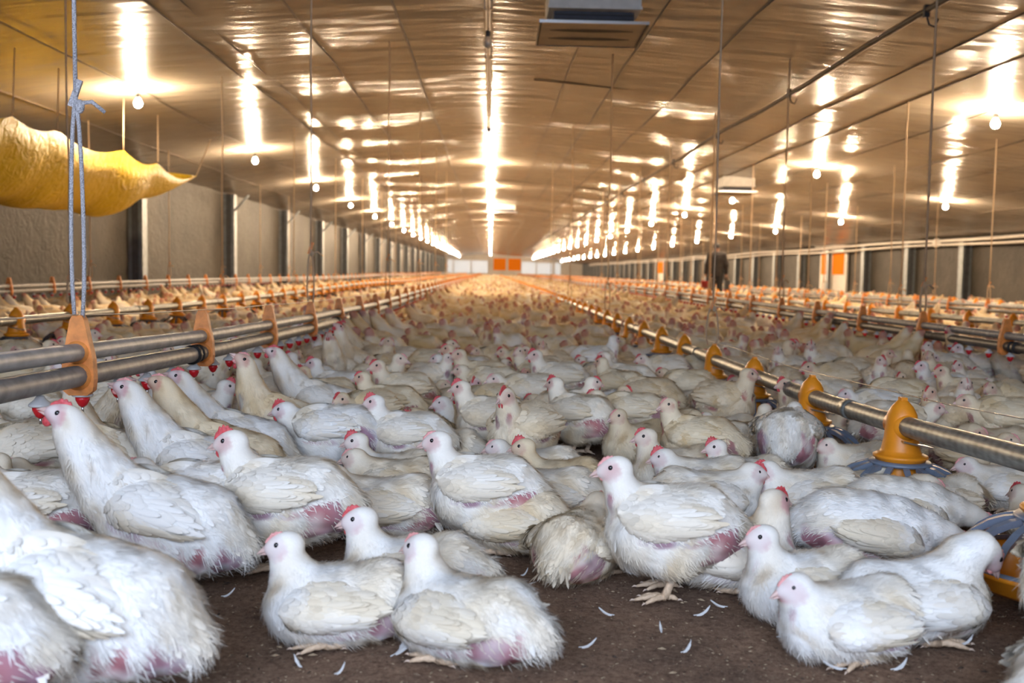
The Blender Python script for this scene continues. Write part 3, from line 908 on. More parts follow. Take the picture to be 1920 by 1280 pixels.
def wallbox(name, c, s, mat, label=None):
    return struct(MB().box(c, s).build(name, mat), label)
wallbox('wall_left', (XL - .05, (Y0 + Y1) / 2, 1.5), (.1, Y1 - Y0 + .4, 3.2), 'curtain', 'dark wrinkled curtain side wall')
wallbox('wall_right', (XR + .05, (Y0 + Y1) / 2, 1.08), (.1, Y1 - Y0 + .4, 2.4), 'curtain', 'dark curtain side wall')

# end wall far away, with bright openings, and the rear wall behind the camera with its open doorway
def gable(name, y, holes, mat, label=None):
    """wall across the house at y, made of panels around rectangular holes (x0,x1,z0,z1)"""
    xsb = sorted(set([XL, XR, 0.0, -5.07, 6.84, 11.1] + [h[0] for h in holes] + [h[1] for h in holes]))
    mb = MB()
    for a, b in zip(xsb[:-1], xsb[1:]):
        cuts = sorted([h for h in holes if h[0] <= a + 1e-6 and h[1] >= b - 1e-6], key=lambda h: h[2])
        z = -.05
        segs = []
        for h in cuts: segs.append((z, h[2])); z = h[3]
        segs.append((z, None))
        for z0, z1 in segs:
            ta, tb = (ceil_z(a) + .1, ceil_z(b) + .1) if z1 is None else (z1, z1)
            mb.prism([(a, z0), (b, z0), (b, tb), (a, ta)], y, y + .12)
    return struct(mb.build(name, mat), label)
gable('wall_far', Y1, [(-7.3, -6.4, .4, 2.7), (-6.2, -3.4, .5, 2.6), (-3.2, -.5, .5, 2.6), (5.2, 7.6, .5, 2.5), (7.8, 10.4, .5, 2.4), (10.8, 11.8, .4, 2.4)], 'end_wall', 'pale far end wall with bright openings')
gable('wall_rear', Y0 - .12, [(-3.4, 1.8, .9, 3.05)], 'end_wall')
for i, (a_, b_, c_, d_) in enumerate([(-7.3, -6.4, .4, 2.7), (-6.2, -3.4, .5, 2.6), (-3.2, -.5, .5, 2.6), (5.2, 7.6, .5, 2.5), (7.8, 10.4, .5, 2.4), (10.8, 11.8, .4, 2.4)]):
    struct(MB().box(((a_ + b_) / 2, Y1 + .06, (c_ + d_) / 2), (b_ - a_, .02, d_ - c_)).build('window_%d' % (i + 3), 'dimming_sheet'), 'added translucent sheet dimming a daylight opening in the far end wall')
for i, xx in enumerate((0.55, 3.05)):
    struct(MB().box((xx + .95, Y1 - .06, 2.0), (2.1, .08, 2.0)).box((xx + .95, Y1 - .11, 2.0), (.06, .04, 2.0)).build('window_%d' % (i + 1), 'orange_matte'), 'orange shutter panel on the far end wall')

# wall posts
def post(x, y, sg, ztop):
    mb = MB()
    w, dep = .16, .30
    mb.box((x + sg * dep * .5, y, ztop / 2), (dep, w, ztop), 0)
    mb.box((x + sg * (dep + .012), y - .02, ztop / 2), (.05, .30, ztop), 0)
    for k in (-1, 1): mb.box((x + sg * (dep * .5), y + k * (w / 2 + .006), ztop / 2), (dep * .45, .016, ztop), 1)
    return mb
n = 0
for y in np.arange(13.9, 165, 7.55):
    n += 1
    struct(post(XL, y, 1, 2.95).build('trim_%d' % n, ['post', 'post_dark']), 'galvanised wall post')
    mbk = MB().tube([(XL + .3, y - .1, 2.45), (XL + .75, y - .1, 2.93)], .03, 8); n += 1
    struct(mbk.build('trim_%d' % n, 'post'), 'diagonal brace at the wall post')
for y in np.arange(23.1, 165, 4.2):
    n += 1
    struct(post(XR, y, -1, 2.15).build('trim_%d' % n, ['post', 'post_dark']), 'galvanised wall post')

# ceiling seams and battens
def ceil_line(x, y0, y1, w, drop, mat, name, label=None, rnd=False):
    mb = MB(); ys_ = np.linspace(y0, y1, max(2, int((y1 - y0) / 1.5)))
    z = [zc(x) + .016 * math.sin(y * 1.9 + 1.3 * math.sin(x * .9)) * math.sin(x * .55) + .012 * math.sin(y * .83 + x * 1.7) - drop for y in ys_]
    mb.tube([(x + .012 * math.sin(y * .7 + x), y, zz) for y, zz in zip(ys_, z)], w, 6)
    return struct(mb.build(name, mat), label)
for x, w, mat in [(-6.6, .018, 'seam'), (-3.5, .022, 'seam'), (-3.15, .012, 'seam'), (-2.15, .016, 'seam'), (-1.08, .02, 'seam'), (1.05, .012, 'seam'), (1.75, .014, 'seam'),
                  (2.7, .016, 'seam'), (4.95, .015, 'seam'), (5.75, .018, 'seam'), (8.4, .016, 'seam'), (9.7, .016, 'seam'), (12.6, .02, 'seam'), (14.2, .018, 'seam')]:
    n += 1
    ceil_line(x, Y0, Y1, w * .62, .006, mat, 'trim_%d' % n, 'dark seam along the ceiling sheet')
for y, x0, x1 in [(14.6, .6, 2.8), (31, -1, 3.5), (55, -3, 5), (24, -3.3, -1.2)]:
    n += 1
    mb = MB(); xx = np.linspace(x0, x1, 14)
    mb.tube([(x, y + .1 * math.sin(x), zc(x) - .004) for x in xx], .009, 6)
    struct(mb.build('trim_%d' % n, 'seam'), 'cross seam in the ceiling sheet')

# ------------------------------------------------------------------ pipes and wires fixed to the ceiling and right wall
mb = MB()
mb.tube([(-.07, y, zc(-.07) - .06) for y in np.linspace(Y0 + .1, 19.3, 12)], .028, 10)
for y in np.arange(1, 19, 2.4): mb.box((-.07, y, zc(-.07) - .04), (.09, .03, .09))
tag(mb.build('ceiling_conduit', 'plate'), 'tan conduit pipe clipped along the middle of the ceiling', 'pipe')
mb = MB(); ysx = np.linspace(Y0 + .1, 120, 60)
mb.tube([(4.0 + .03 * math.sin(y), y, zc(4.0) - .10 - .02 * math.sin(y * .6)) for y in ysx], .03, 8)
rp = mb.build('gas_pipe', 'seam')
tag(rp, 'brown gas pipe clipped along the ceiling between ridge and lamp rows', 'pipe')
for k in range(10):
    y = 5 + 4.2 * k; mh = MB()
    mh.box((4.0, y, zc(4.0) - .10), (.05, .04, .11)); mh.tube([(4.0, y, zc(4) - .12), (4.03, y, zc(4) - .22), (4.08, y, zc(4) - .24), (4.11, y, zc(4) - .17)], .01, 6)
    mh.build('pipe_hook', 'black', rp)
for k, (dz, lab) in enumerate([(0.0, 'upper of the two white water pipes along the curtain wall'), (-.16, 'lower of the two white water pipes along the curtain wall')]):
    mb = MB(); ysx = np.linspace(Y0 + .1, 150, 80)
    mb.tube([(XR - .42 - .05 * k, y, 2.12 + dz + .03 * math.sin(y * .37 + k)) for y in ysx], .05 - .008 * k, 10)
    if k == 0:
        mb.ball((XR - .45, 33, 2.05), (.12, .22, .16), 12, 8)
    tag(mb.build('water_pipe', 'white_plastic'), lab, 'pipe')

# ------------------------------------------------------------------ lamps
LAMPROWS = [(-5.07, 3.13, 14.2, 'row over the left birds'), (-.07, 3.45, 25.8, 'row under the ridge'), (6.84, 2.97, 13.5, 'row past the feed pipe'), (11.1, 2.60, 16.8, 'row near the doorway wall')]
LAMPROWS = [(x, z, y, l) for (x, z, y, l) in LAMPROWS]
ROWNAME = ['lamp row over the tarpaulin side', 'lamp row under the ridge', 'inner lamp row on the door side', 'outer lamp row on the door side']
def lamp_meshes(mat):
    b = MB(); b.lathe([(.001, -.062), (.026, -.055), (.046, -.035), (.055, -.005), (.050, .026), (.034, .052), (.024, .075)], 14)
    h = MB(); h.lathe([(.026, .068), (.030, .072), (.030, .125), (.022, .135), (.012, .14)], 12, close=True)
    return b.mesh('bulb', [mat]), h.mesh('socket', ['black'])
BULB, SOCK = lamp_meshes('lamp'); BULB_OFF, _ = lamp_meshes('lamp_off')
def lamp(x, y, z, label, group, lit=True):
    o = empty('pendant_lamp', (x, y, z))
    link('bulb', BULB if lit else BULB_OFF, o); link('socket', SOCK, o)
    zt = zc(x) - z
    c = MB().tube([(0, 0, .13), (.006, .0, .13 + (zt - .13) * .5), (0, 0, zt)], .006, 6); c.build('cord', 'black', o)
    tag(o, label, 'lamp', group)
    return o
for r, (x, z, ys_, nm) in enumerate(LAMPROWS):
    i = 0
    for y in np.arange(ys_, 160, 7.2):
        lamp(x + RNG.normal(0, .02), y + RNG.normal(0, .1), z + RNG.normal(0, .02), 'glowing bare bulb, %s in the %s' % (ordinal(i), ROWNAME[r]), ROWNAME[r]); i += 1
    if r != 1:
        mb = MB(); yy = np.linspace(Y0 + .1, 163, 140)
        mb.tube([(x + .02 * math.sin(y), y, zc(x) - .035 - .02 * abs(math.sin(y * .436))) for y in yy], .011, 6)
        tag(mb.build('lamp_cable', 'seam'), 'thin cable running along the %s' % ROWNAME[r], 'cable')
lamp(-.07, 11.4, 3.44, 'unlit clear bulb hanging under the tan ceiling conduit', None, False)
mb = MB(); mb.tube([(-.07, 19.3, 3.66), (-.07, 19.32, 3.5), (-.05, 19.3, 3.36), (-.07, 19.3, 3.2)], .016, 8); mb.box((-.07, 19.3, 3.6), (.09, .09, .1))
tag(mb.build('hanging_wire', 'black'), 'black wire end dangling where the ceiling conduit stops', 'wire')

# ------------------------------------------------------------------ air inlet units under the ceiling
def air_unit(x, y, ztop, w, label, sc=1.0):
    o = empty('air_inlet_unit', (x, y, ztop))
    m1 = MB(); m1.box((0, 0, -.10), (w * .86, .7, .24)); m1.box((0, -.352, -.205), (w * .88, .02, .03)); m1.build('casing', 'unit_white', o)
    m2 = MB(); m2.box((0, .04, -.275), (w * .76, .56, .13), 0)
    for k in range(2): m2.box((0, -.25, -.25 - .05 * k), (w * .74, .02, .012), 1)
    m2.tube([(w * .36, -.1, -.29), (w * .50, -.1, -.295)], .012, 6); m2.build('inlet_box', ['unit_dark', 'black'], o)
    t = math.radians(-2); R = [[1, 0, 0], [0, math.cos(t), -math.sin(t)], [0, math.sin(t), math.cos(t)]]
    def P(a, b, c): return (np.array(R) @ np.array([a, b, c]) + np.array([0, .12, -.36])).tolist()
    m3 = MB(); m3.box(P(0, 0, 0), (w * 1.0, .86, .012), 0, R)
    m3.box(P(0, -.43, .006), (w * 1.03, .022, .028), 1, R); m3.box(P(0, .43, .004), (w * 1.0, .02, .03), 2, R)
    for sx in (-1, 1): m3.box(P(sx * w * .5, 0, .0), (.02, .86, .03), 2, R)
    pl = m3.build('deflector_plate', ['plate', 'steel', 'black'], o)
    for yy in (-.17, .13):
        m4 = MB(); xx = np.linspace(-w * .40, w * .40, 15); hh = .05 * (1 - (xx / (w * .42)) ** 2) + .006
        V = [P(a, yy + s * b, -.009) for a, b in zip(xx, hh) for s in (-1, 1)]
        m4.add(V, [(2 * i, 2 * i + 1, 2 * i + 3, 2 * i + 2) for i in range(14)], 0, False).build('slot', 'black', pl)
    m5 = MB()
    for sx in (-1, 1): m5.tube([(sx * w * .40, .2, -.1), (sx * w * .46, .3, -.36)], .012, 6)
    m5.build('hanger', 'plate', o)
    return tag(o, label, 'air inlet', None)
air_unit(.99, 10.2, 3.66, 1.06, 'nearest ceiling air inlet box with slotted tan deflector plate')
air_unit(6.05, 24.5, 3.24, .92, 'small white air inlet box glowing above the walking person')
air_unit(.57, 42, 3.68, 1.0, 'distant air inlet unit beside the central lamp row')

# ------------------------------------------------------------------ yellow tarpaulin slung along the left side
def tarp():
    nu, nv = 70, 26
    V = []
    hang = [6.0, 9.0, 11.35, 12.5, 14.7, 16.2, 18.3]
    for i in range(nu):
        t = i / (nu - 1); y = 6.0 + (18.3 - 6.0) * t
        j = np.searchsorted(hang, y, 'right') - 1; j = min(max(j, 0), len(hang) - 2)
        f = (y - hang[j]) / (hang[j + 1] - hang[j]); sag = .07 * (hang[j + 1] - hang[j]) * math.sin(PI * f) ** .9
        top = 2.52 + .02 * math.sin(y)
        belly = .97 + .06 * max(0, min(1, (y - 11) / 4)) if y < 15.2 else 1.03 * max(0.02, 1 - (y - 15.2) / 3.15)
        belly *= 1 + .03 * math.sin(y * 2.1)
        x0 = -5.42; w = 1.7 * max(.04, min(1, (18.4 - y) / 3.5))
        for k in range(nv):
            v = k / (nv - 1)
            x = x0 - w * v + .06 * math.sin(v * PI) * math.sin(y * 1.7)
            prof = math.sin(PI * min(1, v * 1.0)) ** .62
            z = top - sag * (1 - v) ** 1.5 - belly * prof * (1 - .25 * v) + .018 * math.sin(y * 5 + v * 6) * prof
            V.append((x, y, z))
    F = [(i * nv + j, i * nv + j + 1, (i + 1) * nv + j + 1, (i + 1) * nv + j) for i in range(nu - 1) for j in range(nv - 1)]
    mb = MB(); mb.add(V, F); o = mb.build('tarpaulin', 'tarp')
    md = o.modifiers.new('thick', 'SOLIDIFY'); md.thickness = .006
    for y in hang[1:]:
        s = MB(); s.tube([(-5.42, y, 2.52), (-5.5, y + (.25 if y < 18 else 1.2), zc(-5.5) - .01)], .009, 6); s.build('tie_cord', 'rope_tan', o)
    return tag(o, 'yellow tarpaulin slung like a hammock below the ceiling', 'tarpaulin')
tarp()

# ------------------------------------------------------------------ sliding door on the right wall
yd0, yd1 = 42.2, 45.6
d = struct(MB().box((XR - .10, (yd0 + yd1) / 2, .98), (.08, yd1 - yd0, 1.96)).build('door_1', 'white_plastic'), 'white sliding door with orange upper panel')
MB().box((XR - .15, (yd0 + yd1) / 2 + .02, 1.42), (.03, (yd1 - yd0) - .5, .95)).build('panel', 'orange_matte', d)['label'] = 'orange upper panel'
MB().box((XR - .19, (yd0 + yd1) / 2, 1.03), (.05, .08, 2.0)).build('rail', 'unit_white', d)
MB().box((XR - .2, (yd0 + yd1) / 2, 2.30), (.3, yd1 - yd0 + .4, .2)).build('header', 'white_plastic', d)
MB().box((XR - .16, (yd0 + yd1) / 2 + .02, 2.02), (.03, (yd1 - yd0) - .7, .16)).build('transom', 'nipple_white', d)
d2 = struct(MB().box((XR - .10, 88, .98), (.08, 4.5, 1.96)).build('door_2', 'white_plastic'), 'distant white door with orange panel')
MB().box((XR - .15, 88, 1.4), (.03, 4.0, 1.0)).build('panel', 'orange_matte', d2)

# ------------------------------------------------------------------ feeder and drinker lines
FEED = dict(near=([2, 2.5, 3.5, 4.5, 6, 8.5, 12, 170], [.378, .361, .315, .29, .285, .29, .28, .28]))
def zfeed(y): return float(np.interp(y, *FEED['near']))
ZD = ([0, 2.0, 2.55, 4.5, 7.1, 10.7, 16, 170], [.615, .602, .592, .538, .497, .462, .47, .47])
def zdrink(y): return float(np.interp(y, *ZD))
XF, XD = 1.50, -1.275

def feeder_kit():
    k = {}
    m = MB(); n = 28
    prof = [(.0, .098), (.014, .097), (.020, .090), (.038, .070), (.052, .042), (.056, .0), (.060, -.045), (.068, -.085), (.074, -.098), (.088, -.102), (.095, -.106), (.095, -.114), (.086, -.118), (.086, -.124), (.07, -.126)]
    m.lathe(prof, n)
    m.box((0, 0, .098), (.022, .03, .012))
    m.tube([(0, -.062, 0), (0, .062, 0)], .045, 20)
    k['neck'] = m.mesh('neck', ['orange'])
    m = MB(); m.box((.03, -.055, -.058), (.11, .05, .006), 0, [[.97, 0, .2], [0, 1, 0], [-.2, 0, .97]]); k['shutter'] = m.mesh('shutter', ['steel'])
    m = MB()
    m.lathe([(.07, -.124), (.104, -.126), (.110, -.133), (.104, -.140), (.07, -.138)], 28)
    cr = np.array([(.098, -.132), (.130, -.139), (.168, -.155), (.205, -.182), (.235, -.216), (.254, -.250)])
    for q in range(14):
        a = q / 14 * 2 * PI; ca, sa = math.cos(a), math.sin(a)
        w = .011
        V = []
        for (r, z) in cr:
            for (dw, dz) in ((-w, 0), (w, 0), (w * .35, -.022), (-w * .35, -.022)):
                V.append((r * ca - dw * sa, r * sa + dw * ca, z + dz))
        F = [(4 * i + j, 4 * i + (j + 1) % 4, 4 * i + 4 + (j + 1) % 4, 4 * i + 4 + j) for i in range(5) for j in range(4)]
        m.add(V, F, 0, False)
    m.lathe([(.250, -.243), (.262, -.246), (.262, -.256), (.250, -.258), (.250, -.243)], 36)
    k['grill'] = m.mesh('grill', ['grill']); k['grill_dark'] = m.mesh('grill', ['grill_dark'])
    m = MB(); m.lathe([(.0, -.300), (.12, -.302), (.20, -.300), (.235, -.285), (.258, -.252), (.270, -.248), (.273, -.256), (.262, -.262), (.244, -.296), (.21, -.314), (.0, -.315)], 36); k['pan'] = m.mesh('pan', ['orange'])
    m = MB(); m.lathe([(.062, -.13), (.072, -.17), (.10, -.225), (.135, -.275), (.14, -.30)], 24); k['feed_cone'] = m.mesh('feed_cone', ['orange'])
    return k
FK = feeder_kit()
def feeder(x, y, z, label, group, dark=False, detail=True):
    o = empty('pan_feeder', (x, y, z), RNG.uniform(0, .3) if not detail else 0)
    for nm in ('neck', 'shutter', 'grill', 'pan', 'feed_cone'):
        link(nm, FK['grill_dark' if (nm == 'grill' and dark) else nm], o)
    return tag(o, label, 'feeder', group)

def feed_line(x, zfun, first, nn, lab_line, adj, dark, phase=0.0, far_from=None):
    mb = MB(); ys_ = np.concatenate([np.arange(Y0 + .2, 20, .5), np.arange(20, 160, 3)])
    mb.tube([(x, y, zfun(y)) for y in ys_], .037, 16)
    p = mb.build('feed_pipe', 'galv')
    for j in range(12):
        y = 1.02 + 3.0 * j + phase
        MB().tube([(x, y - .035, zfun(y)), (x, y + .035, zfun(y))], .0405, 16).build('coupling', 'galv', p)
    tag(p, lab_line, 'pipe')
    for i in range(nn):
        y = first + i * 1.0
        feeder(x, y, zfun(y), 'orange pan feeder, %s from the front along the %s' % (ordinal(i), adj), 'feeders on the ' + adj, dark)
    # beyond: far too small and many to count
    a = MB(); y = first + nn
    while y < 150:
        a.lathe([(.0, .09), (.05, .045), (.06, -.05), (.095, -.11), (.08, -.13)], 6, 0, (x, y, zfun(y)))
        a.lathe([(.10, -.13), (.2, -.18), (.26, -.25)], 7, 1, (x, y, zfun(y))); y += 1.0
    tag(a.build('feeder_row', ['orange', 'grill_dark']), 'blurred far row of orange pan feeders continuing the ' + adj, 'feeders', None, 'stuff')
    return p
fp = feed_line(XF, zfeed, 2.5, 52, 'galvanised spiral feed pipe carrying orange feeders, nearest the camera', 'near feed pipe', False)
mw = MB(); yw = np.arange(1.2, 30, .5); mw.tube([(XF + .03, y, zfeed(y) + .115 - .012 * abs(math.sin(y * 1.571))) for y in yw], .0022, 5); mw.build('perch_wire', 'wire', fp)
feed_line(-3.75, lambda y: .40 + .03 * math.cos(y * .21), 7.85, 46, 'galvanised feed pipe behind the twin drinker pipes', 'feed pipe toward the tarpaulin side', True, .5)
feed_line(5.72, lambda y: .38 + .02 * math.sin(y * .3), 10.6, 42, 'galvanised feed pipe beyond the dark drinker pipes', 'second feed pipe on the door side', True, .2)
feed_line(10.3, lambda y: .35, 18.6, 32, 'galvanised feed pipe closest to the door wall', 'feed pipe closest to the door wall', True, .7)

def bracket_mesh(dz, mat):
    m = MB()
    o = [(-.014, .115), (.014, .115), (.022, .10), (.036, .03), (.047, -.02), (.050, dz - .01), (.046, dz - .045), (.028, dz - .060), (-.028, dz - .060), (-.046, dz - .045), (-.050, dz - .01), (-.047, -.02), (-.036, .03), (-.022, .10)]
    m.prism(o, -.016, .016); m.tube([(0, -.024, 0), (0, .024, 0)], .036, 18); m.tube([(0, -.024, dz), (0, .024, dz)], .043, 18)
    return m.mesh('bracket', [mat])
def nipple_mesh():
    m = MB()
    m.lathe([(.010, -.036), (.016, -.046), (.030, -.058), (.032, -.063), (.030, -.066), (.014, -.067)], 14, 0)
    m.lathe([(.0, -.064), (.022, -.067), (.021, -.078), (.013, -.094), (.006, -.100), (.0, -.101)], 14, 1)
    m.lathe([(.0, -.098), (.004, -.100), (.004, -.116), (.0, -.117)], 8, 2)
    return m.mesh('nipple', ['nipple_white', 'nipple_red', 'steel'])
NIP = nipple_mesh()
def drink_line(x, zfun, bfirst, bn, label, nstart, nspace, nn, dark=False, dz=-.074, bstep=1.31, wire=False):
    ys_ = np.concatenate([np.arange(Y0 + .2, 20, .4), np.arange(20, 160, 3)])
    root = empty('drinker_line', (x, 0, 0))
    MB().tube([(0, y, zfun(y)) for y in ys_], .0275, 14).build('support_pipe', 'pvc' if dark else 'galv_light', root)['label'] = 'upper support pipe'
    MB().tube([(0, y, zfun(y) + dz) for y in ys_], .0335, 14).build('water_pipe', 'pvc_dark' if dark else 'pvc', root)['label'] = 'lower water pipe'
    bm = bracket_mesh(dz, 'orange_worn')
    for i in range(bn):
        y = bfirst + i * bstep; link('bracket', bm, root).location = (0, y, zfun(y))
    for i in range(nn):
        y = nstart + i * nspace; link('nipple', NIP, root).location = (0, y, zfun(y) + dz)
    for i in range(6):
        y = bfirst + 1.19 + 3.9 * i; m = MB()
        m.tube([(0, y - .05, zfun(y) + dz), (0, y - .015, zfun(y) + dz)], .042, 14); m.tube([(0, y + .012, zfun(y) + dz), (0, y + .045, zfun(y) + dz)], .040, 14)
        m.build('coupling', 'black', root)
    if wire:
        yw = np.arange(1.0, 40, .65); MB().tube([(0, y, zfun(y) + .118 - .006 * abs(math.sin((y - bfirst) / bstep * PI))) for y in yw], .0025, 5).build('perch_wire', 'wire', root)
    # far brackets
    a = MB(); y = bfirst + bn * bstep
    while y < 130: a.box((0, y, zfun(y) - .02), (.09, .03, .24)); y += bstep
    a.build('far_brackets', 'orange_worn', root)['kind'] = 'stuff'
    return tag(root, label, 'drinker line')
MAT['galv_light'] = simple('dull_zinc_pipe', (0.36, 0.375, 0.39), 0.5, metal=0.15, var=0.22, scale=22, bump=0.08)
drink_line(XD, zdrink, 3.07, 60, 'nearest twin-pipe drinker line with orange brackets and red nipples', 2.22, .29, 95, wire=True)
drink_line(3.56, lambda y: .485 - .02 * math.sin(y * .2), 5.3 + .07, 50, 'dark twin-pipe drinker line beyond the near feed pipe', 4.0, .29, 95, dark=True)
drink_line(-6.5, lambda y: .53 - .02 * math.cos(y * .15), 10.8, 45, 'twin-pipe drinker line along the tarpaulin-side wall', 9.5, .29, 70)
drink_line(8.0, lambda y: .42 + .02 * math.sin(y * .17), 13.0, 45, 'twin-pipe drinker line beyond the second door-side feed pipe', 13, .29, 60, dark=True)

# ------------------------------------------------------------------ cords that carry the lines
def cord(x, y, zbot, zhook, mat, r, label, spread=.02, hook='rope_tan', zt=None):
    zt = zc(x) - .01 if zt is None else zt
    o = empty('suspension_cord', (x, y, 0))
    jig = lambda k: RNG.normal(0, .004)
    MB().tube([(jig(0) * (1 if 0 < k < 6 else 0), 0, zhook + (zt - zhook) * k / 6) for k in range(7)], r, 7).build('cord', mat, o)
    for s in (-1, 1):
        MB().tube([(s * spread * .5 * (1 - abs(1 - 2 * t) ** 3) + s * spread * .5 * t, 0, zhook + (zbot - zhook) * t) for t in np.linspace(0, 1, 8)], r * .95, 7).build('loop_strand', mat, o)
    m = MB(); m.box((0, 0, zhook), (.018, .010, .085), 0, [[.94, 0, .34], [0, 1, 0], [-.34, 0, .94]])
    m.build('adjuster', hook, o)
    m = MB(); m.ball((.012, 0, zhook - .04), (.016, .014, .022), 8, 6); m.tube([(.012, 0, zhook - .03), (.05, .0, zhook - .025), (.085, .01, zhook - .055)], r, 6)
    m.build('knot', mat, o)
    return tag(o, label, 'cord')
cord(XD, 3.07, zdrink(3.07) + .10, 1.37, 'rope_blue', .0068, 'thick pale cord holding the first orange drinker bracket', .024, 'rope_blue')
cord(XD, 7.0, zdrink(7.0) + .10, .99, 'rope_tan', .006, 'thin tan cord tied to the fourth orange drinker bracket', .03, 'orange_worn')
for i, y in enumerate((12.24, 17.5, 22.7, 27.9)):
    cord(XD, y, zdrink(y) + .1, 1.0, 'rope_tan', .007, 'thin cord, %s of those farther along the nearest drinker line' % ordinal(i), .03, 'orange_worn')
cord(XF, 6.58, zfeed(6.58) + .09, .66, 'rope_tan', .006, 'thin tan cord tied to the fifth feeder of the near feed pipe', .05, 'orange_worn')
for i, y in enumerate((12.55, 18.55, 24.55)):
    cord(XF, y, zfeed(y) + .09, .75, 'rope_tan', .007, 'thin cord, %s of those farther along the near feed pipe' % ordinal(i), .04, 'orange_worn')
LN = [(-3.75, 8.85, 5, .50, 'feed pipe behind the twin drinker pipes'), (-6.5, 12.2, 3.93, .63, 'wall-side drinker line'), (3.56, 8.0, 3.93, .57, 'dark drinker pipes'),
      (5.72, 13.6, 4, .47, 'second door-side feed pipe'), (8.0, 15.6, 3.93, .52, 'outer drinker line'), (10.3, 22.6, 5, .45, 'feed pipe by the door wall')]
for x, y0, st, zb, nm in LN:
    for i in range(7):
        y = y0 + i * st
        cord(x, y, zb, zb + .25, 'rope_tan', .009, 'thin cord to the ceiling, %s along the %s' % (ordinal(i), nm), .03, 'orange_worn')
